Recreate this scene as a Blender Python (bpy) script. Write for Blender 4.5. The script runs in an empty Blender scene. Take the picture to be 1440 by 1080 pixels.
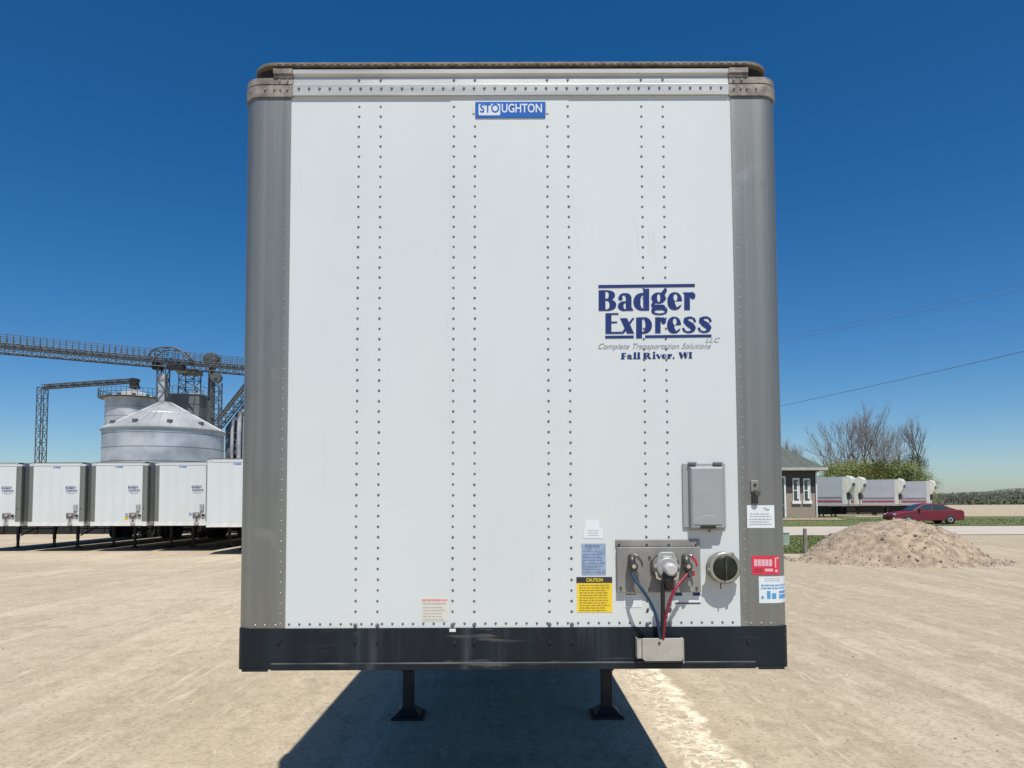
import bpy, math, random
import numpy as np
from mathutils import Vector, Matrix
C = bpy.context.scene.collection
rad = math.radians
PI = math.pi
random.seed(11)

# ------------------------------------------------------------------ camera
F_PX, PPX, PPY, CAM_Z = 1000.0, 720.0, 653.0, 1.98
PIT, YAW, ROL = 0.05153, 0.00275, -0.00423
FRONT, TX = 3.39, 0.012                       # trailer front plane, trailer centre
cp, sp, cy, sy = math.cos(PIT), math.sin(PIT), math.cos(YAW), math.sin(YAW)
fw = Vector((sy*cp, cy*cp, sp)); ri0 = Vector((cy, -sy, 0)); up0 = ri0.cross(fw)
ri = ri0*math.cos(ROL) + up0*math.sin(ROL); up = up0*math.cos(ROL) - ri0*math.sin(ROL)
cam_d = bpy.data.cameras.new('camera'); cam = bpy.data.objects.new('camera', cam_d); C.objects.link(cam)
M = Matrix((ri, up, -fw)).transposed().to_4x4(); M.translation = (0, 0, CAM_Z); cam.matrix_world = M
cam_d.sensor_width = 36; cam_d.lens = F_PX/1440*36
cam_d.shift_y = (PPY-540)/1440; cam_d.clip_start = .05; cam_d.clip_end = 5000
bpy.context.scene.camera = cam

def ray(px, py): return fw + ri*((px-PPX)/F_PX) - up*((py-PPY)/F_PX)
def at(px, py, Y):                            # the point at distance Y seen at a pixel of the photograph
    d = ray(px, py); return Vector((0, 0, CAM_Z)) + d*(Y/d.y)
def L(px, py, y=0.0):                         # the same on the trailer's front plane, in the trailer's own space
    p = at(px, py, FRONT+y); return (p.x-TX, p.z)

# ------------------------------------------------------------------ mesh builder
class MB:
    def __init__(s): s.v, s.f, s.m, s.s = [], [], [], []
    def add(s, verts, faces, mi=0, smooth=False):
        o = len(s.v); s.v += [tuple(v) for v in verts]
        for f in faces: s.f.append([i+o for i in f]); s.m.append(mi); s.s.append(smooth)
    def box(s, x0, x1, y0, y1, z0, z1, mi=0):
        s.add([(x0,y0,z0),(x1,y0,z0),(x1,y1,z0),(x0,y1,z0),(x0,y0,z1),(x1,y0,z1),(x1,y1,z1),(x0,y1,z1)],
              [(0,3,2,1),(4,5,6,7),(0,1,5,4),(1,2,6,5),(2,3,7,6),(3,0,4,7)], mi)
    def prism(s, poly, z0, z1, mi=0, f=lambda a, b, c: (a, b, c), smooth=False):
        n = len(poly)
        s.add([f(a, b, z0) for a, b in poly]+[f(a, b, z1) for a, b in poly],
              [tuple(range(n))[::-1], tuple(range(n, 2*n))], mi)
        s.add([f(a, b, z0) for a, b in poly]+[f(a, b, z1) for a, b in poly],
              [(i, (i+1) % n, n+(i+1) % n, n+i) for i in range(n)], mi, smooth)
    def cyl(s, p0, p1, r0, r1=None, n=12, mi=0, caps=True, smooth=True):
        r1 = r0 if r1 is None else r1
        p0, p1 = Vector(p0), Vector(p1); a = (p1-p0).normalized()
        u = a.orthogonal().normalized(); w = a.cross(u)
        A = [p0+(u*math.cos(2*PI*i/n)+w*math.sin(2*PI*i/n))*r0 for i in range(n)]
        B = [p1+(u*math.cos(2*PI*i/n)+w*math.sin(2*PI*i/n))*r1 for i in range(n)]
        s.add(A+B, [(i, (i+1) % n, n+(i+1) % n, n+i) for i in range(n)], mi, smooth)
        if caps: s.add(A+B, [tuple(range(n))[::-1], tuple(range(n, 2*n))], mi)
    def tube(s, pts, r, n=8, mi=0, sub=6):
        P = [Vector(p) for p in pts]
        if sub > 1 and len(P) > 2:
            Q = []
            for i in range(len(P)-1):
                a, b, c, d = P[max(i-1, 0)], P[i], P[i+1], P[min(i+2, len(P)-1)]
                for k in range(sub):
                    t = k/sub
                    Q.append(.5*((2*b)+(c-a)*t+(2*a-5*b+4*c-d)*t*t+(3*b-a-3*c+d)*t**3))
            P = Q+[P[-1]]
        rr = r if callable(r) else (lambda t: r)
        u = None; V = []
        for i, p in enumerate(P):
            a = (P[min(i+1, len(P)-1)]-P[max(i-1, 0)]).normalized()
            u = a.orthogonal().normalized() if u is None else (u-a*u.dot(a)).normalized()
            w = a.cross(u); R = rr(i/(len(P)-1))
            V += [p+(u*math.cos(2*PI*k/n)+w*math.sin(2*PI*k/n))*R for k in range(n)]
        Fc = [(i*n+k, i*n+(k+1) % n, (i+1)*n+(k+1) % n, (i+1)*n+k) for i in range(len(P)-1) for k in range(n)]
        s.add(V, Fc, mi, True); s.add(V[:n], [tuple(range(n))[::-1]], mi); s.add(V[-n:], [tuple(range(n))], mi)
    def lathe(s, prof, n=32, mi=0, f=lambda x, y, z: (x, y, z), smooth=True, sx=1):
        V = [f(r*math.cos(2*PI*k/n)*sx, r*math.sin(2*PI*k/n), z) for r, z in prof for k in range(n)]
        s.add(V, [(i*n+k, i*n+(k+1) % n, (i+1)*n+(k+1) % n, (i+1)*n+k) for i in range(len(prof)-1) for k in range(n)], mi, smooth)
        s.add(V[:n], [tuple(range(n))[::-1]], mi); s.add(V[-n:], [tuple(range(n))], mi)
    def strip(s, path, z0, z1, t, mi=0, smooth=False):  # a vertical sheet of thickness t along an XY path (outside on its left)
        P = [Vector((a, b, 0)) for a, b in path]; I = []
        for i, p in enumerate(P):
            d = (P[min(i+1, len(P)-1)]-P[max(i-1, 0)]).normalized(); I.append(p+Vector((-d.y, d.x, 0))*t)
        n = len(P); ring = [(p.x, p.y) for p in P]+[(p.x, p.y) for p in reversed(I)]
        V = [(p.x, p.y, z0) for p in P]+[(p.x, p.y, z1) for p in P]+[(p.x, p.y, z0) for p in I]+[(p.x, p.y, z1) for p in I]
        Fc = []
        for i in range(n-1):
            s.add([V[i], V[i+1], V[n+i+1], V[n+i]], [(0,1,2,3)], mi) if not smooth else Fc.append((i, i+1, n+i+1, n+i))
        if smooth: s.add(V, Fc, mi, True)
        for i in range(n-1):
            s.add([V[2*n+i], V[2*n+i+1], V[3*n+i+1], V[3*n+i]], [(3,2,1,0)], mi)
            s.add([V[n+i], V[n+i+1], V[3*n+i+1], V[3*n+i]], [(0,1,2,3)], mi)
            s.add([V[i], V[i+1], V[2*n+i+1], V[2*n+i]], [(3,2,1,0)], mi)
        for i in (0, n-1): s.add([V[i], V[n+i], V[3*n+i], V[2*n+i]], [(0,1,2,3)], mi)
    def build(s, name, mats, parent=None, loc=(0,0,0), bevel=0, seg=2):
        me = bpy.data.meshes.new(name); me.from_pydata(s.v, [], s.f)
        for m in (mats if isinstance(mats, (list, tuple)) else [mats]): me.materials.append(m)
        me.polygons.foreach_set('material_index', s.m); me.polygons.foreach_set('use_smooth', s.s)
        me.update(); o = bpy.data.objects.new(name, me); C.objects.link(o); o.location = loc
        if parent is not None: o.parent = parent
        if bevel:
            b = o.modifiers.new('bevel', 'BEVEL'); b.width = bevel; b.segments = seg; b.limit_method = 'ANGLE'; b.angle_limit = rad(40)
            wl = o.modifiers.new('weld', 'WELD'); wl.merge_threshold = 1e-5
            o.modifiers.move(1, 0)
        return o

def tag(o, label=None, cat=None, group=None, kind=None):
    if label: o['label'] = label
    if cat: o['category'] = cat
    if group: o['group'] = group
    if kind: o['kind'] = kind
    return o
def empty(name, loc=(0,0,0), rz=0):
    o = bpy.data.objects.new(name, None); C.objects.link(o); o.location = loc; o.rotation_euler = (0,0,rz); o.empty_display_size = .2
    return o
def copy_tree(o, parent=None, skip=()):
    c = o.copy(); C.objects.link(c); c.parent = parent
    for ch in list(o.children):
        if ch.name.split('.')[0] not in skip: copy_tree(ch, c, skip)
    return c

# ------------------------------------------------------------------ materials
def pbr(name, col, rough=.5, metal=0.0, var=.12, vs=3.0, stretch=(1,1,1), bump=0.0, bs=60.0, coat=0.0, col2=None, rvar=0.0, detail=6, lo=.35, hi=.65, bdist=.01, spec=None):
    m = bpy.data.materials.new(name); m.use_nodes = True; nt = m.node_tree; b = nt.nodes['Principled BSDF']
    b.inputs['Roughness'].default_value = rough; b.inputs['Metallic'].default_value = metal
    b.inputs['Coat Weight'].default_value = coat
    if spec is not None: b.inputs['Specular IOR Level'].default_value = spec
    tc = nt.nodes.new('ShaderNodeTexCoord'); mp = nt.nodes.new('ShaderNodeMapping'); mp.inputs['Scale'].default_value = stretch
    nt.links.new(tc.outputs['Object'], mp.inputs['Vector'])
    n = nt.nodes.new('ShaderNodeTexNoise'); n.inputs['Scale'].default_value = vs; n.inputs['Detail'].default_value = detail
    nt.links.new(mp.outputs[0], n.inputs['Vector'])
    r = nt.nodes.new('ShaderNodeValToRGB'); nt.links.new(n.outputs['Fac'], r.inputs['Fac'])
    c2 = col2 if col2 else tuple(x*(1-var) for x in col)
    c1 = col if col2 else tuple(min(1, x*(1+var*.5)) for x in col)
    r.color_ramp.elements[0].position = lo; r.color_ramp.elements[1].position = hi
    r.color_ramp.elements[0].color = (*c2, 1); r.color_ramp.elements[1].color = (*c1, 1)
    nt.links.new(r.outputs['Color'], b.inputs['Base Color'])
    if rvar:
        mr = nt.nodes.new('ShaderNodeMapRange'); mr.inputs['To Min'].default_value = rough-rvar; mr.inputs['To Max'].default_value = rough+rvar
        nt.links.new(n.outputs['Fac'], mr.inputs['Value']); nt.links.new(mr.outputs[0], b.inputs['Roughness'])
    if bump:
        n2 = nt.nodes.new('ShaderNodeTexNoise'); n2.inputs['Scale'].default_value = bs; n2.inputs['Detail'].default_value = 4
        nt.links.new(mp.outputs[0], n2.inputs['Vector'])
        bp = nt.nodes.new('ShaderNodeBump'); bp.inputs['Strength'].default_value = bump; bp.inputs['Distance'].default_value = bdist
        nt.links.new(n2.outputs['Fac'], bp.inputs['Height']); nt.links.new(bp.outputs[0], b.inputs['Normal'])
    return m
def N(nt, t, **k):
    n = nt.nodes.new('ShaderNode'+t)
    for a, v in k.items(): setattr(n, a, v)
    return n
def mix(nt, fac, a, b, mode='MIX'):
    n = N(nt, 'Mix', data_type='RGBA', blend_type=mode)
    for sock, v in ((n.inputs[0], fac), (n.inputs[6], a), (n.inputs[7], b)):
        if hasattr(v, 'is_linked') or hasattr(v, 'links'): nt.links.new(v, sock)
        else: sock.default_value = v if not isinstance(v, tuple) else (*v, 1)
    return n.outputs[2]
def ramp(nt, v, a, b):
    n = N(nt, 'MapRange'); n.interpolation_type = 'SMOOTHSTEP'
    n.inputs['From Min'].default_value = a; n.inputs['From Max'].default_value = b
    nt.links.new(v, n.inputs['Value']); return n.outputs[0]
def math_(nt, op, a, b=0.0):
    n = N(nt, 'Math', operation=op)
    for s_, v in ((n.inputs[0], a), (n.inputs[1], b)):
        if hasattr(v, 'links'): nt.links.new(v, s_)
        else: s_.default_value = v
    return n.outputs[0]
def noise(nt, vec, scale, detail=5, dist=0.0):
    n = N(nt, 'TexNoise'); n.inputs['Scale'].default_value = scale; n.inputs['Detail'].default_value = detail; n.inputs['Distortion'].default_value = dist
    if vec is not None: nt.links.new(vec, n.inputs['Vector'])
    return n.outputs['Fac']
def mapping(nt, vec, scale=(1,1,1), rot=0.0):
    n = N(nt, 'Mapping'); n.inputs['Scale'].default_value = scale; n.inputs['Rotation'].default_value = (0, 0, rot)
    nt.links.new(vec, n.inputs['Vector']); return n.outputs[0]

m_white = pbr('white_paint', (.585,.618,.612), .38, 0, .035, 1.6, (1,1,.5), .09, 2.0, coat=.3, bdist=.05)
m_steel = pbr('corner_steel', (.275,.275,.248), .46, .75, .13, 3, (7,7,.10), .05, 90, rvar=.05)
m_alum = pbr('polished_aluminium', (.53,.525,.49), .36, .35, .10, 4, (.6,4,8), .04, 80, rvar=.08)
m_cast = pbr('grey_casting', (.26,.23,.195), .6, .2, .5, 18, bump=.15, bs=120)
m_roofedge = pbr('roof_edge_metal', (.17,.145,.115), .7, .1, .35, 22, (1,1,1), .2, 40)
m_rivet = pbr('rivet_metal', (.17,.175,.18), .45, .5, .1)
m_rivet_b = pbr('bright_rivet', (.62,.62,.60), .3, .8, .05)
m_black = pbr('black_steel', (.018,.018,.020), .5, .1, .3, 8)
m_rubber = pbr('rubber', (.020,.020,.021), .75, 0, .2, 8)
m_dark = pbr('recess_shade', (.02,.017,.013), .8)  # near-black standing in for the shade inside openings
m_plug = pbr('plug_grey', (.46,.46,.45), .45)
m_plastic = pbr('grey_plastic', (.30,.305,.31), .5, 0, .05, 6, bump=.08, bs=300)
m_zinc = pbr('zinc_plate', (.27,.262,.245), .55, .25, .25, 9, (1,1,.5), .08, 70)
m_cream = pbr('cast_cover', (.36,.36,.345), .45, .3, .15, 20)
m_chrome = pbr('chrome', (.75,.75,.73), .15, 1, .05)
m_gun = pbr('gladhand_metal', (.10,.095,.085), .4, .5, .4, 30, bump=.1)
m_redm = pbr('red_fitting', (.42,.02,.04), .45)
m_lens = pbr('dark_glass', (.020,.023,.014), .4, 0, .4, 20, spec=.25)
m_rim = pbr('rim_metal', (.33,.325,.27), .4, .5, .2, 20)
m_navy = pbr('logo_blue', (.010,.027,.135), .4, 0, .15, 8)
m_grey_ink = pbr('grey_ink', (.26,.27,.31), .5)
m_sign_blue = pbr('plate_blue', (.004,.10,.42), .35, 0, .1, 10)
m_sign_white = pbr('plate_white', (.62,.65,.68), .4)
m_yellow = pbr('yellow_label', (.78,.56,.025), .45, 0, .06, 10)
m_ink = pbr('black_ink', (.03,.03,.035), .5)
m_yink = pbr('label_ink', (.33,.24,.03), .5)
m_st_blue = pbr('faded_blue_label', (.26,.34,.46), .5, 0, .25, 40)
m_st_ink = pbr('faded_blue_ink', (.14,.20,.34), .5)
m_st_white = pbr('white_label', (.66,.70,.71), .45, 0, .04, 20)
m_st_text = pbr('pale_grey_ink', (.36,.42,.46), .5)
m_st_red = pbr('red_label', (.60,.035,.07), .4, 0, .1, 20)
m_st_blueink = pbr('bright_blue_ink', (.10,.33,.60), .5)
m_tan = pbr('sun_faded_label', (.62,.60,.53), .5, 0, .06, 20)
m_tanink = pbr('faded_ink', (.40,.38,.34), .5)
m_redink = pbr('faded_red_ink', (.62,.25,.23), .5)
m_hose_b = pbr('blue_hose', (.010,.045,.105), .4)
m_hose_k = pbr('black_cable', (.012,.012,.013), .45)
m_hose_r = pbr('red_hose', (.27,.012,.035), .4)
m_bracket = pbr('tan_metal_box', (.43,.41,.365), .5, .2, .14, 12, bump=.06)
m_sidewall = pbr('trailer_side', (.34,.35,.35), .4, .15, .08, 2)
m_bright = pbr('white_rail', (.66,.66,.63), .4)

def patches(m, scale, lo, hi, fac, col, stretch=(1,1,1)):
    nt = m.node_tree; b = nt.nodes['Principled BSDF']; src = b.inputs['Base Color'].links[0].from_socket
    tc = N(nt, 'TexCoord').outputs['Object']; f = math_(nt, 'MULTIPLY', ramp(nt, noise(nt, mapping(nt, tc, stretch), scale, 8, .5), lo, hi), fac)
    nt.links.new(mix(nt, f, src, col), b.inputs['Base Color'])
patches(m_steel, 4, .60, .74, .35, (.42,.42,.41)); patches(m_steel, 9, .60, .70, .3, (.17,.17,.165), (1,1,.4))
patches(m_white, 2.2, .55, .75, .20, (.47,.49,.47), (1,1,.25)); patches(m_white, 14, .66, .74, .25, (.45,.44,.41), (1,1,.12))
patches(m_zinc, 7, .55, .7, .4, (.16,.145,.12)); patches(m_bracket, 8, .58, .7, .3, (.28,.24,.19))

def bumper_mat():
    m = bpy.data.materials.new('worn_navy_paint'); m.use_nodes = True; nt = m.node_tree; b = nt.nodes['Principled BSDF']
    tc = N(nt, 'TexCoord').outputs['Object']
    a = noise(nt, mapping(nt, tc, (3.2, 1, .55)), 2.4, 6)          # wide faded patches with vertical run marks
    v = noise(nt, mapping(nt, tc, (16, 16, .7)), 1.6, 5)
    s1 = noise(nt, mapping(nt, tc, (1.0, 1, 9), .12), 3.3, 7, .6)  # scrapes
    sep = N(nt, 'SeparateXYZ'); nt.links.new(tc, sep.inputs[0])
    mid = math_(nt, 'SUBTRACT', 1.0, ramp(nt, math_(nt, 'ABSOLUTE', math_(nt, 'ADD', sep.outputs[0], .13)), .35, .95))
    col = mix(nt, ramp(nt, a, .35, .7), (.006,.010,.015), (.011,.017,.024))
    dust = math_(nt, 'MULTIPLY', ramp(nt, v, .45, .75), math_(nt, 'MULTIPLY', ramp(nt, a, .38, .6), mid))
    col = mix(nt, math_(nt, 'MULTIPLY', dust, .32), col, (.12,.13,.13))
    col = mix(nt, math_(nt, 'MULTIPLY', math_(nt, 'MULTIPLY', ramp(nt, s1, .60, .70), mid), .28), col, (.18,.19,.18))
    rz = math_(nt, 'MULTIPLY', ramp(nt, s1, .63, .69), ramp(nt, a, .5, .62))
    col = mix(nt, math_(nt, 'MULTIPLY', rz, .35), col, (.16,.075,.03))
    nt.links.new(col, b.inputs['Base Color']); b.inputs['Roughness'].default_value = .45; b.inputs['Specular IOR Level'].default_value = .3
    return m
m_bumper = bumper_mat()

# ------------------------------------------------------------------ terrain
def S(t): t = min(1, max(0, t)); return t*t*(3-2*t)
PROF = [(24,0),(36,.14),(46,.22),(52,.30),(60,.30),(78,.18),(100,0),(1e4,0)]
def gz(x, y):
    z = -.27*S((y-8)/20)*S((-x-2)/8)
    p = 0
    if y > 24:
        for (a, za), (b, zb) in zip(PROF, PROF[1:]):
            if a <= y < b: p = za+(zb-za)*(y-a)/(b-a); break
        z += p*S((x-2)/6)
        z += .32*S((y-46)/6)*S((66-y)/8)*S((x-4)/4)*S((27-x)/4)
    return z
def drape(xs, ys, off, fz=gz):
    mb = MB(); nx = len(xs)
    V = [(x, y, fz(x, y)+off) for y in ys for x in xs]
    mb.add(V, [(j*nx+i, j*nx+i+1, (j+1)*nx+i+1, (j+1)*nx+i) for j in range(len(ys)-1) for i in range(nx-1)], 0, True)
    return mb
def lin(a, b, n): return [a+(b-a)*i/(n-1) for i in range(n)]
XS = [-3000,-1500,-700,-300,-180]+lin(-120,-40,21)+lin(-38,70,109)+lin(74,130,15)+[180,300,700,1500,3000]
YS = [-600,-200,-60,-30]+lin(-20,110,131)+lin(114,170,15)+[220,300,500,900,1800,3500]

def ground_mat():
    m = bpy.data.materials.new('dusty_gravel'); m.use_nodes = True; nt = m.node_tree; b = nt.nodes['Principled BSDF']
    tc = N(nt, 'TexCoord').outputs['Object']
    sep = N(nt, 'SeparateXYZ'); nt.links.new(tc, sep.inputs[0]); X, Y = sep.outputs[0], sep.outputs[1]
    big = noise(nt, tc, .22, 4, .4)
    med = noise(nt, tc, 1.7, 6, .2)
    fine = noise(nt, tc, 22, 6)
    grit = noise(nt, tc, 75, 3)
    tr1 = noise(nt, mapping(nt, tc, (1.9, .14, 1), rad(14)), 1.0, 7, .35)     # sweeping wheel tracks
    tr2 = noise(nt, mapping(nt, tc, (.16, 1.1, 1), rad(12)), 1.0, 6, 1.0)
    tr3 = noise(nt, mapping(nt, tc, (2.3, .22, 1), rad(-27)), .8, 8, 1.2)
    col = mix(nt, ramp(nt, big, .35, .65), (.45,.368,.255), (.55,.458,.32))
    rgt = ramp(nt, X, .5, 4.0)
    col = mix(nt, math_(nt, 'MULTIPLY', rgt, .8), col, (.405,.335,.235))
    col = mix(nt, math_(nt, 'MULTIPLY', ramp(nt, tr1, .50, .66), .40), col, (.64,.55,.405))
    col = mix(nt, math_(nt, 'MULTIPLY', ramp(nt, tr2, .50, .72), .30), col, (.34,.27,.19))
    col = mix(nt, math_(nt, 'MULTIPLY', ramp(nt, tr3, .52, .68), .34), col, (.34,.275,.19))
    col = mix(nt, math_(nt, 'MULTIPLY', ramp(nt, med, .52, .72), .35), col, (.29,.235,.165))
    col = mix(nt, math_(nt, 'MULTIPLY', ramp(nt, fine, .42, .72), .48), col, (.25,.205,.145))
    col = mix(nt, math_(nt, 'MULTIPLY', ramp(nt, grit, .55, .72), .40), col, (.56,.49,.39))
    # stones
    vo = N(nt, 'TexVoronoi'); vo.inputs['Scale'].default_value = 14; nt.links.new(tc, vo.inputs['Vector'])
    st = math_(nt, 'MULTIPLY', math_(nt, 'LESS_THAN', vo.outputs['Distance'], .17), ramp(nt, med, .40, .6))
    col = mix(nt, math_(nt, 'MULTIPLY', st, .6), col, (.17,.14,.11))
    # pale washed strip where water runs off the trailer's roof edge
    xw = math_(nt, 'ADD', X, math_(nt, 'MULTIPLY', math_(nt, 'SUBTRACT', noise(nt, tc, 3.0, 6), .5), .30))
    band = math_(nt, 'MULTIPLY', math_(nt, 'MULTIPLY', ramp(nt, xw, 1.14, 1.42), math_(nt, 'SUBTRACT', 1.0, ramp(nt, xw, 1.70, 1.77))), math_(nt, 'MULTIPLY', ramp(nt, Y, 2.5, 4.2), math_(nt, 'SUBTRACT', 1.0, ramp(nt, Y, 16, 20))))
    edge = ramp(nt, xw, 1.50, 1.70)
    v2 = N(nt, 'TexVoronoi', feature='DISTANCE_TO_EDGE'); v2.inputs['Scale'].default_value = 9
    nd = N(nt, 'TexNoise'); nd.inputs['Scale'].default_value = 6; nt.links.new(tc, nd.inputs['Vector'])
    va = N(nt, 'VectorMath', operation='MULTIPLY_ADD'); va.inputs[1].default_value = (.35,.35,0); nt.links.new(nd.outputs['Color'], va.inputs[0]); nt.links.new(tc, va.inputs[2])
    nt.links.new(va.outputs[0], v2.inputs['Vector'])
    vein = math_(nt, 'SUBTRACT', 1.0, ramp(nt, v2.outputs['Distance'], .0, .16))
    patch = ramp(nt, noise(nt, tc, 5.5, 9, .3), .36, .58)
    bf = math_(nt, 'MULTIPLY', band, math_(nt, 'MINIMUM', 1.0, math_(nt, 'ADD', math_(nt, 'MULTIPLY', vein, math_(nt, 'ADD', .35, math_(nt, 'MULTIPLY', patch, .4))), math_(nt, 'MULTIPLY', math_(nt, 'ADD', .12, math_(nt, 'MULTIPLY', edge, .5)), patch))))
    col = mix(nt, bf, col, (.86,.75,.56))
    cl = noise(nt, mapping(nt, tc, (1, .55, 1), rad(20)), 7.5, 8, .6)          # clods, scuffs and crumbs
    col = mix(nt, math_(nt, 'MULTIPLY', ramp(nt, cl, .52, .68), .30), col, (.62,.53,.39))
    col = mix(nt, math_(nt, 'MULTIPLY', math_(nt, 'SUBTRACT', 1.0, ramp(nt, cl, .33, .46)), .30), col, (.27,.215,.15))
    sc_ = noise(nt, mapping(nt, tc, (6.5, .55, 1), rad(38)), 1.3, 8, .5)
    col = mix(nt, math_(nt, 'MULTIPLY', math_(nt, 'MULTIPLY', ramp(nt, sc_, .56, .72), ramp(nt, med, .42, .58)), .42), col, (.70,.61,.46))
    nt.links.new(col, b.inputs['Base Color']); b.inputs['Roughness'].default_value = .92; b.inputs['Specular IOR Level'].default_value = .2
    h = math_(nt, 'ADD', math_(nt, 'MULTIPLY', fine, .5), math_(nt, 'ADD', math_(nt, 'MULTIPLY', grit, .3), math_(nt, 'MULTIPLY', math_(nt, 'ADD', math_(nt, 'ADD', tr1, med), cl), .7)))
    bp = N(nt, 'Bump'); bp.inputs['Strength'].default_value = .55; bp.inputs['Distance'].default_value = .035
    nt.links.new(h, bp.inputs['Height']); nt.links.new(bp.outputs[0], b.inputs['Normal'])
    return m
m_ground = ground_mat()
tag(drape(XS, YS, 0).build('ground', m_ground), 'dusty tan gravel yard with sweeping wheel tracks', 'ground', kind='structure')

m_road = pbr('pale_road', (.50,.44,.36), .9, 0, .12, .8, (.3,1.5,1), .2, 30)
m_grass = pbr('grass_sod', (.085,.125,.028), .9, 0, .4, 2.5, bump=.5, bs=25, col2=(.14,.15,.05))
m_mulch = pbr('dry_mulch', (.34,.26,.18), .95, 0, .4, 6, bump=.5, bs=20)
tag(drape(lin(3,120,118), lin(36.5,46,12), .024).build('road', m_road), 'pale gravel road beyond the yard', 'road', kind='structure')
tag(drape(lin(6,15.6,20), lin(26,36,21), .03).build('verge', m_grass), 'mown grass verge between yard and road', 'lawn', kind='structure')
tag(drape(lin(4,120,117), lin(46.6,72,26), .03).build('lawn', m_grass), 'thin grass in front of parked reefer trailers', 'lawn', kind='structure')
tag(drape(lin(14,23.6,20), lin(49.9,51.7,5), .06).build('mulch_bed', m_mulch), 'dry mulch bed along the brick wall', 'flower bed', kind='structure')

def grass_blades():
    mb = MB(); rnd = random.Random(3)
    for (x0, x1, y0, y1, n) in ((6,15.6,26,36,6500),(12,60,46.6,60,9000)):
        for _ in range(n):
            x, y = rnd.uniform(x0, x1), rnd.uniform(y0, y1); z = gz(x, y)+.03
            a = rnd.uniform(0, PI); w = rnd.uniform(.02,.05); h = rnd.uniform(.03,.085)
            dx, dy = math.cos(a)*w, math.sin(a)*w
            mb.add([(x-dx,y-dy,z),(x+dx,y+dy,z),(x+rnd.uniform(-.04,.04),y+rnd.uniform(-.04,.04),z+h)], [(0,1,2)], rnd.randrange(2))
    return mb
m_gr1 = pbr('grass_blade', (.10,.15,.03), .8); m_gr2 = pbr('dry_grass_blade', (.19,.19,.07), .8)
tag(grass_blades().build('grass', [m_gr1, m_gr2]), 'short green grass on the verge and lawn', 'grass', kind='stuff')

def pebbles():
    mb = MB(); rnd = random.Random(5)
    for _ in range(5200):
        y = 3.5+rnd.random()**1.5*18; x = rnd.uniform(-1,1)*(1.0+y*.75)
        r = rnd.uniform(.004,.011)*(1 if rnd.random() < .96 else 1.8)
        n = 5; a0 = rnd.uniform(0, 6); z = gz(x, y)-.002
        V = [(x+math.cos(a0+2*PI*k/n)*r*rnd.uniform(.8,1.2), y+math.sin(a0+2*PI*k/n)*r*rnd.uniform(.8,1.2), z) for k in range(n)]
        T = [(x+(v[0]-x)*.6, y+(v[1]-y)*.6, z+r*rnd.uniform(.6,1)) for v in V]
        mb.add(V+T, [(i, (i+1) % n, n+(i+1) % n, n+i) for i in range(n)]+[tuple(range(n, 2*n))], rnd.randrange(3))
    return mb
tag(pebbles().build('pebbles', [pbr('stone_a', (.40,.33,.25), .9), pbr('stone_b', (.25,.21,.17), .9), pbr('stone_c', (.52,.45,.36), .9)]), 'loose pebbles strewn over the yard', 'pebbles', kind='stuff')

# ------------------------------------------------------------------ lettering
def text_into(mb, s, x0, x1, z0, z1, y, mi, shear=0.0, bold=0.0, spacing=1.0):
    cu = bpy.data.curves.new('txt', 'FONT'); cu.body = s; cu.shear = shear; cu.offset = bold; cu.space_character = spacing
    cu.resolution_u = 4
    o = bpy.data.objects.new('txt', cu); C.objects.link(o); bpy.context.view_layer.update()
    dg = bpy.context.evaluated_depsgraph_get()
    me = bpy.data.meshes.new_from_object(o.evaluated_get(dg))
    V = [v.co.copy() for v in me.vertices]; Fc = [tuple(p.vertices) for p in me.polygons]
    bpy.data.objects.remove(o); bpy.data.curves.remove(cu); bpy.data.meshes.remove(me)
    a0, a1 = min(v.x for v in V), max(v.x for v in V); b0, b1 = min(v.y for v in V), max(v.y for v in V)
    mb.add([(x0+(v.x-a0)/(a1-a0)*(x1-x0), y, z0+(v.y-b0)/(b1-b0)*(z1-z0)) for v in V], Fc, mi)

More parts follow.
